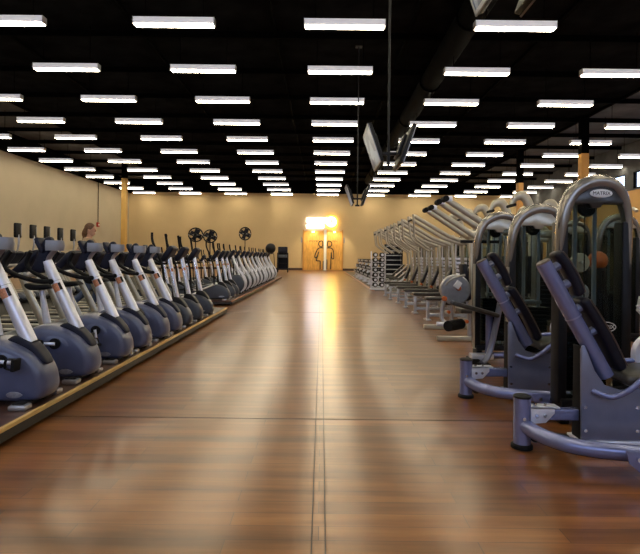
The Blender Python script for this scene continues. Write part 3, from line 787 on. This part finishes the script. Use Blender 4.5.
def make_tower(t, x0, x1, y, ztop, zfloor, logo=True, post=False):
    """arched tube over two dark columns with smoked panels, guide rods, plates"""
    cx = (x0 + x1) / 2; w = (x1 - x0) / 2
    pts = [(-1.02, ztop - .76), (-1.0, ztop - .60), (-.93, ztop - .37), (-.80, ztop - .20), (-.52, ztop - .07), (0, ztop), (.5, ztop - .02), (.80, ztop - .11), (.97, ztop - .28), (1.0, ztop - .50), (.99, ztop - .76), (.98, ztop - 1.05)]
    rad = [(.02, .006), (.05, .028), (.07, .046), (.075, .056), (.078, .06), (.08, .062), (.078, .058), (.07, .05), (.06, .042), (.055, .035), (.05, .03), (.03, .01)]
    a = MB().tube([(cx + w * u, y, z - .06) for u, z in pts], rad, 14, sm=4)
    a.build('arch_tube', M['bronze'], t, 60)
    if post:
        MB().tube([(x0 + .0, y - .01, zfloor), (x0 + .0, y - .01, ztop - .72)], .036, 14).build('side_post', M['champ'], t)
    hd = [(cx - w * .93, ztop - .27)] + [(cx + w * u * .95, z - .09) for u, z in pts[2:10]] + [(cx + w * .93, ztop - .27)]
    zb = ztop - .25
    poly = [(cx - w * .92, zb)] + [(cx + w * u * .93, z - .10) for u, z in pts[3:9] if z - .10 > zb] + [(cx + w * .92, zb), (cx + w * .2, zb), (cx + w * .12, zb - .035), (cx - w * .12, zb - .035), (cx - w * .2, zb)]
    MB().prism(poly, y - .05, y + .05, .006).build('header', M['header' if logo else 'champ'], t)
    bd = None if not logo else MB().inflate([(cx + .035 + .095 * math.cos(q), ztop - .165 + .036 * math.sin(q)) for q in [2 * PI * k / 16 for k in range(16)]], .007, 32, ((1, 0), (1, .6), (.9, 1), (.1, 1.02)))
    if logo:
        bd.bm.transform(Matrix.Translation((0, y - .056, 0)))
        bo = bd.build('badge', M['white'], t, 50)
        text_mesh('badge_lettering', 'MATRIX', .042, M['ink'], bo, (cx + .035, y - .0645, ztop - .165), depth=.001)
    MB().lathe([(.0, -.03), (.075, -.028), (.085, 0), (.075, .028), (.0, .03)], 20, Matrix.Translation((cx - .01, y + .09, zb - .02)) @ Matrix.Rotation(PI / 2, 4, 'X')).build('pulley', M['black'], t)
    for s in (-1, 1):
        MB().box((cx + s * w * .93 - .042, y - .05, zfloor), (cx + s * w * .93 + .042, y + .10, ztop - .4), .02).build('column', M['black'], t)
    for s, nm in ((-.035, 'front'),):
        MB().box((cx - w * .9, y + s - .003, zfloor + .05), (cx + w * .9, y + s + .003, zb)).build('shroud', M['smoke'], t)
    for s in (-.085, .085):
        MB().cyl((cx + s - .03, y + .08, zfloor + .05), (cx + s - .03, y + .08, zb), .019, 12).build('guide_rod', M['silver'], t)
    MB().cyl((cx - .03, y + .08, zfloor + .8), (cx - .03, y + .08, zb), .005, 6).build('cable', M['black'], t)
    for k in range(14):
        z = zfloor + .1 + k * .042
        MB().box((cx - .2, y + .02, z), (cx + .14, y + .14, z + .038), .004).build('weight_plate', M['black'], t)
    MB().box((cx - .13, y + .02, zfloor + .72), (cx + .07, y + .14, zfloor + .76), .004).build('carriage', M['steel'], t)
    MB().box((x0, y - .08, zfloor - .02), (x1, y + .13, zfloor + .05), .015).build('tower_base', M['black'], t)
    for s in (-1, 1): MB().box((cx + s * w * .85 - .04, y - .05, 0), (cx + s * w * .85 + .04, y + .12, zfloor), .01).build('tower_foot', M['black'], t)
    if logo:
        zl = .83; lx = cx + .085
        lg = MB().tube([(lx + .095 * math.cos(q), y - .042, zl + .042 * math.sin(q)) for q in [2 * PI * k / 32 for k in range(33)]], .003, 6).build('logo_ring', M['white'], t)
        text_mesh('logo_lettering', 'MATRIX', .046, M['white'], lg, (lx, y - .044, zl), depth=.001)

def make_press(loc, ty, tx, ztop):
    t = thing('chest_press_machine', loc)
    p = MB().cyl((0, 0, .03), (0, 0, .375), .063, 22).build('corner_post', M['purple'], t)
    MB().lathe([(.078, 0), (.078, .022), (.064, .035)], 22).build('rubber_foot', M['rubber'], p)
    MB().lathe([(.064, .372), (.066, .384), (.05, .392)], 22).build('post_cap', M['black'], p)
    MB().box((.05, -.04, .215), (.42, .04, .295), .008).build('upper_rail', M['purple'], t)
    bk = MB().prism([(.045, .315), (.22, .315), (.22, .27), (.155, .20), (.045, .19)], -.052, -.040, .003)
    bk.box((.045, -.052, .300), (.26, .05, .315), .003)
    b = bk.build('bracket_plate', M['silver'], t)
    for x, z in ((.085, .255), (.145, .255)): MB().cyl((x, -.066, z), (x, -.05, z), .014, 8).build('bolt', M['chrome'], b)
    for x in (.09, .16): MB().cyl((x, -.02, .31), (x, -.02, .335), .013, 8).build('bolt', M['chrome'], b)
    tube = MB().tube([(.0, -.0, .185), (.03, -.07, .160), (.09, -.20, .145), (.22, -.34, .14), (.47, -.44, .14), (.95, -.52, .14), (1.35, -.56, .14)], .054, 14, sm=6).build('curved_side_tube', M['purple'], t)
    pl = MB().prism([(.50, .20), (.80, .20), (.80, .07), (.58, .07), (.52, .12)], -.515, -.50, .003); pl.bm.transform(Matrix.Rotation(R(-8), 4, 'Z'))
    jp = pl.build('joint_plate', M['purple'], tube)
    for x, z in ((.57, .155), (.64, .10), (.66, .165)):
        o = MB().cyl((0, -.02, 0), (0, .004, 0), .016, 8); q = Matrix.Rotation(R(-8), 4, 'Z') @ Vector((x, -.515, z)); o.bm.transform(Matrix.Translation(q)); o.build('bolt', M['chrome'], tube)
    for z, x in ((.165, -.005), (.23, -.01)): MB().cyl((x, -.075, z), (x, -.055, z), .014, 8).build('bolt', M['chrome'], p)
    poly = [(.40, .09), (.39, .745), (.40, .775), (.42, .775), (.445, .717), (.493, .593), (.566, .49), (.68, .455), (.84, .47), (1.12, .47), (1.12, .09)]
    sp = MB().prism(poly, -.085, -.065, .005).build('side_panel', M['panel'], t)
    MB().prism([(x + (.015 if x < .4 else 0), z - .01) for x, z in poly], -.065, .06, .004).build('inner_housing', M['rubber'], t)
    MB().box((.38, -.10, .05), (1.15, .10, .085), .008).build('panel_foot', M['silver'], t)
    for x, z in ((.42, .33), (.425, .16), (.80, .16), (.60, .42), (.80, .33)): MB().cyl((x, -.095, z), (x, -.08, z), .013, 8).build('bolt', M['chrome'], sp)
    A, B = Vector((.145, 0, 1.375)), Vector((.62, 0, .54)); d = (B - A).normalized(); n = Vector((-d.z, 0, d.x))
    bt = MB().tube([A, B], .058, 18).build('back_tube', M['purple'], t)
    MB().tube([A - d * .012, A + d * .004], [.048, .058], 18).build('end_cap', M['vinyl_edge'], bt)
    MB().tube([A + d * .455, A + d * .465], .0605, 18).build('weld_collar', M['panel'], bt)
    ang = math.atan2(-d.x, -d.z)
    def place_pad(bm_, s0, off, name):
        base = A + d * s0 + n * off
        # pad z axis along d
        rot = Matrix(((n.x, 0, d.x), (0, 1, 0), (n.z, 0, d.z))).to_4x4()
        bm_.transform(Matrix.Translation(base) @ rot)
        m = MB(); m._add(bm_); return m.build(name, M['vinyl'], t, 50)
    hp = place_pad(rounded_pad(.37, .13, .075, .02), -.03, .112, 'headrest_pad')
    bp = place_pad(rounded_pad(.60, .16, .075, .015), .36, .108, 'back_pad')
    for s0, par in ((.07, hp), (.22, hp), (.42, bp), (.62, bp)):
        c = A + d * s0
        MB().tube([c + n * .045, c + n * .09], [(.04, .032)] * 2, 8).build('pad_mount', M['panel'], par)
    for par, s0, ln in ((hp, -.03, .37), (bp, .36, .60)):
        base = A + d * s0 + n * .112
        hw = .065 if par is hp else .08
        bend = .02 if par is hp else .015
        pts = [base + d * (ln * f) + n * (bend * 4 * f * (1 - f) + .030) + Vector((0, -hw + .006, 0)) for f in [.04 + .92 * k / 10 for k in range(11)]]
        MB().tube(pts, .005, 6).build('piping', M['vinyl_edge'], par)
    MB().box((.66, -.20, .52), (1.12, .20, .60), .035, Matrix.Rotation(R(-4), 3, 'Y'), seg=3).build('seat_pad', M['seat'], t)
    MB().cyl((.86, 0, .45), (.86, 0, .53), .04, 12).build('seat_post', M['steel'], t)
    for s in (-1, 1):
        h = MB().tube([(.47, s * .085, .45), (.53, s * .12, .43), (.60, s * .15, .425), (.68, s * .20, .49), (.78, s * .23, .585), (.98, s * .24, .61), (1.12, s * .24, .60)], .021, 10, sm=5).build('seat_handle', M['purple'], t)
    MB().box((.22, .05, .02), (.5, .12, .07), .01).cyl((.12, .03, .075), (.12, .12, .075), .05, 14).build('foot_bumper', M['black'], t)
    # press arm at the user's side
    MB().prism([(1.02, 1.12), (1.30, .92), (1.34, .80), (1.24, .78), (1.0, 1.0)], .22, .26, .006).build('arm_plate', M['white'], t)
    MB().tube([(1.02, .24, 1.05), (1.12, .22, .85), (1.30, .20, .70)], .03, 10, sm=4).build('arm_tube', M['silver'], t)
    MB().tube([(.98, .14, .80), (1.02, .0, .78), (1.06, -.16, .80)], .02, 10, sm=3).build('press_grip', M['rubber'], t)
    MB().lathe([(.0, -.03), (.15, -.03), (.17, 0), (.15, .03), (.0, .03)], 26, Matrix.Translation((1.12, .24, .66)) @ Matrix.Rotation(PI / 2, 4, 'X')).build('cam_wheel', M['silver'], t)
    MB().tube([(.80, .45, .12), (.80, .09, .12)], .04, 10).build('link_rail', M['purple'], t)
    make_tower(t, tx, tx + (.585 if ztop > 2.1 else .62), ty, ztop, .17, ztop > 2.1, ztop < 2.1)
    return t
pa = make_press((1.505, 3.72, 0), .58, .535, 2.13)
tag(pa, 'nearest seated press machine with oval-badged arch tower and angled black backrest', 'gym machine', 'press machines with arch towers')
pb = make_press((1.475, 5.06, 0), .62, .66, 2.03)
tag(pb, 'second seated press machine with pale-topped tower, behind the nearest one, with angled backrest', 'gym machine', 'press machines with arch towers')

# third machine: leg extension with cam disc
def make_legext(loc):
    t = thing('leg_extension_machine', loc)
    MB().tube([(.0, -.05, .03), (.12, 0, .16), (.26, .05, .75), (.30, .05, 1.0)], [(.05, .035)] * 4, 10, sm=3).build('front_leg', M['panel'], t)
    MB().box((-.05, -.12, 0), (.10, .05, .03), .01).build('foot_plate', M['rubber'], t)
    MB().tube([(.0, .2, .08), (1.1, .3, .08)], .045, 10).build('base_rail', M['purple'], t)
    MB().lathe([(.0, -.03), (.19, -.03), (.205, -.015), (.205, .015), (.19, .03), (.0, .03)], 32, Matrix.Translation((-.32, .1, .98)) @ Matrix.Rotation(PI / 2, 4, 'X')).build('cam_disc', M['steel'], t)
    MB().tube([(-.5, .12, .94), (-.4, .06, 1.11), (-.2, .06, 1.18)], .016, 8, sm=4).build('cam_rim', M['champ'], t)
    MB().lathe([(.0, -.045), (.03, -.04), (.035, -.01), (.03, .0)], 14, Matrix.Translation((-.28, .05, 1.0)) @ Matrix.Rotation(PI / 2, 4, 'X')).build('adjustment_knob', M['orange'], t)
    MB().lathe([(.0, -.045), (.032, -.04), (.037, -.01), (.03, .0)], 14, Matrix.Translation((-.47, .05, .86)) @ Matrix.Rotation(PI / 2, 4, 'X')).build('adjustment_knob', M['orange'], t)
    MB().box((-.34, .03, 1.0), (-.26, .06, 1.1), .006, Matrix.Rotation(R(35), 3, 'Y')).build('cam_pin', M['white'], t)
    MB().tube([(-.47, .08, .86), (-.50, .08, .60), (-.42, .02, .53)], .028, 10, sm=4).build('roller_arm', M['steel'], t)
    MB().tube([(-.46, -.10, .515), (-.22, .16, .515)], .07, 16).build('roller_pad', M['rubber'], t)
    MB().tube([(-.58, .02, .53), (-.44, .02, .52)], .03, 10).build('roller_axle', M['silver'], t)
    MB().box((-.40, -.05, .70), (.25, .30, .76), .025, Matrix.Rotation(R(15), 3, 'Y')).build('seat_pad', M['seat'], t)
    MB().tube([(.15, .12, .66), (.15, .12, .1)], .05, 10).build('seat_post', M['purple'], t)
    MB().box((-.1, .06, .05), (.2, .2, .12), .01).build('front_rail', M['silver'], t)
    MB().box((-.12, .0, 0), (.0, .26, .06), .01).build('front_foot', M['rubber'], t)
    make_tower(t, .0, .62, .0 + .25, 2.05, .17, False, True)
    return t
lx3 = make_legext((2.12, 6.62, 0))
tag(lx3, 'machine with grey cam disc and orange knobs behind the second press machine', 'gym machine')

# ------------------------------------------------------------------ lever machines and bench presses
def lever_pad(mb, a, b): pass
def make_lever(loc, arm_a, arm_b, bar):
    t = thing('lever_machine', loc)
    MB().box((.9, -.05, .06), (1.02, .05, 1.95), .015).build('upright', M['champ'], t)
    MB().box((.0, -.05, .0), (1.25, .05, .08), .012).build('base_rail', M['champ'], t)
    MB().box((.85, -.4, .0), (.97, .4, .07), .012).build('cross_foot', M['champ'], t)
    for s in (-1, 1):
        a = MB().tube([(arm_a[0], s * .24, arm_a[1]), (arm_b[0], s * .24, arm_b[1])], [(.038, .058), (.034, .05)], 12).build('lever_arm', M['champ'], t)
        MB().tube([(arm_b[0] - .02, s * .24 - .09, arm_b[1]), (arm_b[0] - .02, s * .24 + .09, arm_b[1])], .05, 14).build('end_grip', M['rubber'], a)
        MB().box((arm_b[0] - .02, s * .24 - .035, arm_b[1] - .05), (arm_b[0] + .10, s * .24 + .035, arm_b[1] + .05), .015).build('arm_bracket', M['silver'], a)
    MB().tube([(.96, -.3, 1.88), (.96, .3, 1.88)], .045, 12).build('pivot', M['steel'], t)
    if bar: MB().tube([(bar[0], -.3, bar[2]), (bar[1], -.3, bar[2])], .026, 10).build('cross_handle', M['rubber'], t)
    MB().box((.35, -.17, .48), (.80, .17, .56), .03).build('seat_pad', M['seat'], t)
    MB().cyl((.55, 0, .05), (.55, 0, .5), .04, 10).build('seat_post', M['steel'], t)
    rot = Matrix.Rotation(R(-8), 3, 'Y')
    MB().box((.76, -.16, .58), (.86, .16, 1.3), .035, rot).build('back_pad', M['vinyl'], t)
    for k in range(12): MB().box((.98, .08, .15 + .07 * k), (1.28, .26, .21 + .07 * k), .006).build('weight_plate', M['steel'], t)
    for x in (1.06, 1.20): MB().cyl((x, .17, .05), (x, .17, 1.85), .014, 8).build('guide_rod', M['silver'], t)
    MB().box((.96, .05, 1.82), (1.30, .29, 1.9), .02).build('stack_cap', M['champ'], t)
    MB().cyl((.45, -.12, .35), (.45, -.20, .35), .03, 12).build('adjustment_knob', M['orange'], t)
    return t
l1 = make_lever((1.98, 8.5, 0), (.98, 1.80), (.07, 2.38), (.30, .98, 1.68))
tag(l1, 'pale lever machine with the longest raised arms and black end grips', 'gym machine', 'lever machines')
l2 = make_lever((2.05, 9.95, 0), (.98, 1.80), (.08, 2.38), None)
tag(l2, 'pale lever machine just behind the longest-armed one, arms raised', 'gym machine', 'lever machines')

def make_bench():
    t = thing('bench_press_machine')
    MB().box((-.03, -.14, .455), (1.0, .14, .53), .03, seg=3).build('bench_pad', M['seat'], t)
    MB().box((.0, -.045, .42), (1.0, .045, .457), .006).build('bench_frame', M['steel'], t)
    MB().box((.0, -.035, .03), (.07, .035, .43), .008).build('leg', M['steel'], t)
    MB().box((-.03, -.16, .0), (.09, .16, .035), .01).build('foot', M['steel'], t)
    MB().box((.03, -.035, .08), (1.3, .035, .15), .008).build('base_rail', M['steel'], t)
    MB().box((.86, -.035, .03), (.93, .035, .43), .008).build('leg', M['steel'], t)
    MB().box((.82, -.42, .0), (.94, .42, .06), .01).build('cross_foot', M['steel'], t)
    for s in (-1, 1):
        MB().tube([(.90, s * .38, .05), (.92, s * .36, 1.0), (.86, s * .30, 1.84)], [(.035, .045)] * 3, 10, sm=3).build('upright', M['champ'], t)
        a = MB().tube([(.90, s * .30, 1.72), (.42, s * .30, 1.88), (-.34, s * .30, 2.32)], [(.03, .046)] * 3, 10).build('lever_arm', M['champ'], t)
        MB().tube([(-.36, s * .30, 2.20), (-.34, s * .25, 2.02), (-.30, s * .22, 1.84), (-.10, s * .22, 1.68), (.10, s * .24, 1.55)], .021, 10, sm=4).build('handle', M['champ'], a)
        MB().tube([(-.37, s * .30, 2.36), (-.36, s * .30, 2.18)], .03, 10).build('arm_end', M['champ'], a)
        MB().tube([(.92, s * .36, 1.15), (.92, s * .6, 1.15)], .022, 8).build('plate_horn', M['chrome'], t)
    MB().tube([(-.37, -.32, 2.25), (-.37, .32, 2.25)], .02, 10).build('grip_bar', M['rubber'], t)
    MB().tube([(.88, -.32, 1.75), (.88, .32, 1.75)], .04, 10).build('pivot', M['champ'], t)
    for k in range(9): MB().box((.98, -.14, .55 + .1 * k), (1.30, .14, .62 + .1 * k), .008).build('weight_plate', M['silver'], t)
    for x in (1.05, 1.23): MB().cyl((x, 0, .06), (x, 0, 1.85), .016, 8).build('guide_rod', M['silver'], t)
    MB().box((.98, -.16, 1.82), (1.32, .16, 1.90), .02).build('stack_cap', M['champ'], t)
    MB().cyl((.72, -.05, .60), (.72, -.14, .60), .035, 12).build('adjustment_knob', M['orange'], t)
    rot = Matrix.Rotation(R(22), 3, 'Y')
    MB().box((.82, -.14, .62), (.9, .14, 1.2), .03, rot).build('back_pad', M['vinyl'], t)
    MB().lathe([(.0, -.2), (.065, -.2), (.065, .2), (.0, .2)], 16, Matrix.Translation((1.0, 0, .56)) @ Matrix.Rotation(PI / 2, 4, 'X')).build('roller_pad', M['rubber'], t)
    return t
b0 = make_bench()
for i, (x, y) in enumerate(((2.38, 11.3), (2.36, 12.7), (2.36, 14.1), (2.36, 15.5), (2.31, 16.85), (2.33, 18.35))):
    if i == 0: r = b0; b0.location = (x, y, 0)
    else: r, _ = dup(b0, (x, y, 0))
    tag(r, 'bench press machine with flat black bench and bent pale arms, %s bench of six' % ('nearest' if i == 0 else 'farthest' if i == 5 else nearth(i)), 'gym machine', 'bench machines in a row')

# hooked overhead machines behind
def make_hook():
    t = thing('pullover_machine')
    MB().box((-.05, -.06, .05), (.08, .06, 1.7), .015).build('upright', M['champ'], t)
    MB().tube([(.05, 0, 1.55), (.02, 0, 1.95), (-.06, 0, 2.25), (-.18, 0, 2.42), (-.34, 0, 2.40), (-.44, 0, 2.26)], [(.06, .07), (.065, .085), (.065, .10), (.06, .10), (.05, .075), (.04, .045)], 12, sm=5).build('hooked_arm', M['champ'], t)
    MB().tube([(-.44, -.22, 2.24), (-.44, .22, 2.24)], .028, 10).build('grip_bar', M['rubber'], t)
    MB().box((-.55, -.05, 0), (.5, .05, .08), .01).box((-.1, -.4, 0), (.05, .4, .07), .01).build('base', M['champ'], t)
    MB().box((-.5, -.18, .46), (-.08, .18, .54), .03).build('seat_pad', M['seat'], t)
    MB().cyl((-.3, 0, .05), (-.3, 0, .47), .04, 10).build('seat_post', M['steel'], t)
    MB().box((-.14, -.16, .6), (-.05, .16, 1.3), .03).build('back_pad', M['vinyl'], t)
    for k in range(12): MB().box((.12, -.13, .12 + .08 * k), (.42, .13, .19 + .08 * k), .006).build('weight_plate', M['black'], t)
    MB().box((.1, -.16, 1.65), (.5, .16, 1.78), .03).build('stack_cap', M['champ'], t)
    for s in (-1, 1): MB().box((.43, s * .14 - .02, .05), (.48, s * .14 + .02, 1.7), .01).build('rear_post', M['champ'], t)
    return t
h0 = make_hook()
for i, (x, y) in enumerate(((4.45, 10.6), (4.45, 11.9), (4.45, 13.2), (4.45, 14.5), (4.45, 15.9), (5.7, 12.0), (5.75, 13.6))):
    if i == 0: r = h0; h0.location = (x, y, 0)
    else: r, _ = dup(h0, (x, y, 0))
    r.scale = (1, 1, 1.13)
    w_ = '%s in the row behind the lever machines' % NTH[i] if i < 5 else '%s in the row further right' % NTH[i - 5]
    tag(r, 'pale machine with hooked overhead arm, %s' % w_, 'gym machine', 'hooked-arm machines')

# free standing stack towers further right
def make_stack_tower(): 
    t = thing('cable_tower'); make_tower(t, -.35, .35, 0, 2.2, .1, False)
    MB().tube([(.0, -.1, 2.1), (0, -.35, 2.25), (0, -.5, 2.2)], .03, 8, sm=3).build('pulley_arm', M['champ'], t)
    return t
c0 = make_stack_tower()
for i, (x, y) in enumerate(((5.1, 8.6), (6.4, 11.2), (5.1, 10.2), (6.6, 13.5), (6.7, 16.0), (4.9, 17.0), (4.9, 19.0), (4.2, 20.2))):
    if i == 0: r = c0; c0.location = (x, y, 0)
    else: r, _ = dup(c0, (x, y, 0))
    tag(r, 'dark arched cable tower in the background at right, %s from the right' % NTH[i], 'gym machine', 'background cable towers')
# warm items seen through the smoked panels
ob = MB().ball((0, 0, .15), .15, 22).build('exercise_ball', M['orange']); ob.location = (4.42, 8.0, 1.24)
tag(ob, 'orange ball seen through the smoked panel of the nearest tower', 'ball')
sr = thing('ball_stand', (4.42, 8.0, 0))
MB().ring((0, 0, 1.25), .11, .02, 'Z').build('ring', M['black'], sr)
for k in range(4): a = k * PI / 2 + .4; MB().tube([(.11 * math.cos(a), .11 * math.sin(a), 1.25), (.25 * math.cos(a), .25 * math.sin(a), 0)], .022, 8).build('leg', M['black'], sr)
tag(sr, 'black stand holding the orange ball behind the nearest tower', 'stand')
wp = thing('plate_tree', (3.55, 7.0, 0))
MB().box((-.25, -.2, 0), (.25, .2, .05), .01).build('base', M['black'], wp)
MB().box((-.04, -.04, .05), (.04, .04, 1.6), .01).build('post', M['black'], wp)
for z in (.5, .95, 1.36): MB().cyl((0, -.22, z), (0, 0, z), .022, 10).build('peg', M['chrome'], wp)
tag(wp, 'black plate tree seen behind the smoked panel of the nearest tower', 'rack')
for z, m, lab in ((1.36, 'cream', 'cream weight plate on the top peg of the plate tree'), (.95, 'steel', 'grey weight plate on the middle peg of the plate tree'), (.5, 'black', 'black weight plate on the lowest peg of the plate tree')):
    o = MB().lathe([(.024, -.025), (.12, -.025), (.135, -.01), (.135, .01), (.12, .025), (.024, .025)], 28, Matrix.Rotation(PI / 2, 4, 'X')).build('weight_plate', M[m]); o.location = (3.55, 6.88, z)
    tag(o, lab, 'weight plate', 'plates on the plate tree')

# ------------------------------------------------------------------ free weights
def make_dumbbell():
    t = thing('dumbbell')
    MB().tube([(-.07, 0, 0), (.07, 0, 0)], .017, 8).build('handle', M['chrome'], t)
    for s in (-1, 1):
        MB().lathe([(.0, .06), (.085, .06), (.10, .075), (.10, .15), (.085, .17), (.0, .17)], 14, Matrix.Rotation(s * PI / 2, 4, 'Y')).build('head', M['rubber'], t)
        MB().lathe([(.0, .165), (.06, .168), (.06, .178), (.0, .18)], 14, Matrix.Rotation(s * PI / 2, 4, 'Y')).build('end_plate', M['silver'], t)
    return t
db0 = make_dumbbell(); db_used = False
def dumb(loc, rz, lab, grp):
    global db_used
    if not db_used: r = db0; db0.location = loc; db0.rotation_euler = (0, 0, rz); db_used = True
    else: r, _ = dup(db0, loc, rz)
    tag(r, lab, 'dumbbell', grp)
# tall narrow rack, seen end-on
tk = thing('dumbbell_tower', (2.46, 21.6, .012))
for s in (-1, 1): MB().box((s * .30 - .025, .05, 0), (s * .30 + .025, .12, 1.66), .008).build('post', M['silver'], tk)
MB().box((-.34, -.22, 0), (.34, .3, .05), .01).build('base', M['silver'], tk)
for k in range(7):
    z = .10 + .215 * k
    MB().box((-.30, -.16, z), (.30, .12, z + .02), .005).build('shelf', M['silver'], tk)
    for q, s in enumerate((-1, 1)):
        dumb((2.46 + s * .145, 21.6 - .05, .012 + z + .12), PI / 2, 'dumbbell on the %s of the tall dumbbell tower, %s side' % (['bottom shelf', 'second lowest shelf', 'third lowest shelf', 'middle shelf', 'third highest shelf', 'second highest shelf', 'top shelf'][k], ['left', 'right'][q]), 'dumbbells on the tall tower')
tag(tk, 'tall narrow dumbbell tower at the near end of the free weights', 'rack')
def make_rack():
    t = thing('dumbbell_rack')
    for y in (.06, 2.34):
        MB().tube([(-.1, y, .03), (.32, y, 1.18)], (.03, .05), 8).build('side_frame', M['silver'], t)
        MB().box((-.22, y - .04, 0), (.5, y + .04, .05), .01).build('foot', M['silver'], t)
    for k, (x, z) in enumerate(((-.02, .34), (.12, .72), (.26, 1.08))):
        MB().box((x - .18, .0, z - .03), (x + .16, 2.4, z), .008).build('shelf', M['steel'], t)
    return t
rk0 = make_rack()
for i in range(5):
    y0 = 23.4 + 2.9 * i; x = 2.62
    if i == 0: r = rk0; rk0.location = (x, y0, .012)
    else: r, _ = dup(rk0, (x, y0, .012))
    tag(r, 'silver three-shelf dumbbell rack, %s of five along the reddish floor strip' % nearth(i), 'rack', 'dumbbell racks')
    for k, (dx, z, nm) in enumerate(((-.02, .34, 'bottom'), (.12, .72, 'middle'), (.26, 1.08, 'top'))):
        for j in range(7):
            dumb((x + dx, y0 + .24 + .32 * j, z + .014 + .10), 0, '%s dumbbell along the %s shelf of the %s rack' % (NTH[j], nm, nearth(i)), 'dumbbells on the silver racks')
def make_incline():
    t = thing('incline_bench')
    MB().box((-.5, -.13, .42), (.0, .13, .50), .03).build('seat_pad', M['seat'], t)
    MB().box((-.05, -.13, .44), (.85, .13, .52), .03, Matrix.Rotation(R(-42), 3, 'Y'), (0, 0, .46)).build('back_pad', M['seat'], t)
    for s in (-1, 1): MB().tube([(-.45, s * .1, .03), (.1, s * .1, .42), (.75, s * .1, .95)], .025, 8).build('side_rail', M['silver'], t)
    MB().tube([(.5, 0, .72), (.7, 0, .04)], .03, 8).build('rear_leg', M['silver'], t)
    for x in (-.45, .7): MB().box((x - .04, -.25, 0), (x + .04, .25, .05), .01).build('foot', M['silver'], t)
    MB().tube([(-.2, 0, .42), (-.2, 0, .04)], .03, 8).build('front_leg', M['silver'], t)
    return t
in0 = make_incline()
for i, (x, y) in enumerate(((3.5, 22.2), (3.6, 24.0), (3.7, 26.0))):
    if i == 0: r = in0; in0.location = (x, y, .012)
    else: r, _ = dup(in0, (x, y, .012))
    tag(r, 'black incline bench with silver rails, %s behind the dumbbell tower' % nearth(i), 'bench', 'incline benches')
# plate shelf cabinet with ball on top
pc_ = thing('shelf_cabinet', (4.35, 30.3, .012))
for s in (-1, 1): MB().box((s * .5 - .04, -.25, 0), (s * .5 + .04, .25, 2.2), .01).build('side_panel', M['black'], pc_)
for k in range(8): MB().box((-.47, -.24, .1 + .28 * k), (.47, .24, .15 + .28 * k), .008).build('shelf', M['steel'], pc_)
MB().box((-.47, .2, .1), (.47, .24, 2.2)).build('back_panel', M['black'], pc_)
tag(pc_, 'tall black shelf cabinet with pale shelves behind the free weights', 'cabinet')
eb = MB().ball((0, 0, .36), .36, 24).build('exercise_ball', M['black']); eb.location = (4.35, 30.3, 2.155)
tag(eb, 'black ball on top of the tall shelf cabinet', 'ball')
# storage and machines at the back right
for i, (x, y) in enumerate(((10.0, 22.0), (7.5, 24.0), (8.2, 28.0), (9.4, 32.0))):
    r, _ = dup(h0, (x, y, .012)); tag(r, 'pale hooked machine standing on the rubber floor at back right, %s of four' % nearth(i), 'gym machine', 'hooked machines at back right')

# ------------------------------------------------------------------ lights and world
def spot(name, loc, target, energy, color, size, radius=.1):
    l = bpy.data.lights.new(name, 'SPOT'); l.energy = energy; l.color = color; l.spot_size = R(size); l.spot_blend = .6; l.shadow_soft_size = radius
    o = bpy.data.objects.new(name, l); col.objects.link(o); o.location = loc
    o.rotation_euler = (Vector(target) - Vector(loc)).to_track_quat('-Z', 'Y').to_euler(); return o
for x in (-.91, 1.32):
    spot('door_downlight', (x, yd - 1.3, 4.6), (x, yd, 1.9), 330, (1, .80, .45), 100)
wd = bpy.data.worlds.new('daylight'); scn.world = wd; wd.use_nodes = True
nt = wd.node_tree; bg = nt.nodes['Background']
sky = nt.nodes.new('ShaderNodeTexSky'); sky.sky_type = 'HOSEK_WILKIE'; sky.turbidity = 4; sky.sun_direction = (.4, -.3, .8)
mxr = nt.nodes.new('ShaderNodeMix'); mxr.data_type = 'RGBA'; mxr.inputs[0].default_value = .75
mxr.inputs[7].default_value = (.62, .74, 1.0, 1)
nt.links.new(sky.outputs[0], mxr.inputs[6]); nt.links.new(mxr.outputs[2], bg.inputs['Color'])
bg.inputs['Strength'].default_value = 4.5

# ------------------------------------------------------------------ view
scn.view_settings.view_transform = 'Standard'; scn.view_settings.look = 'None'; scn.view_settings.gamma = 1
scn.view_settings.use_curve_mapping = False; scn.view_settings.exposure = 0.12
scn.cycles.use_denoising = True
scn.cycles.max_bounces = 8; scn.cycles.diffuse_bounces = 4; scn.cycles.glossy_bounces = 4; scn.cycles.transparent_max_bounces = 16
scn.cycles.sample_clamp_indirect = 6; scn.cycles.use_light_tree = True
scn.cycles.caustics_reflective = False
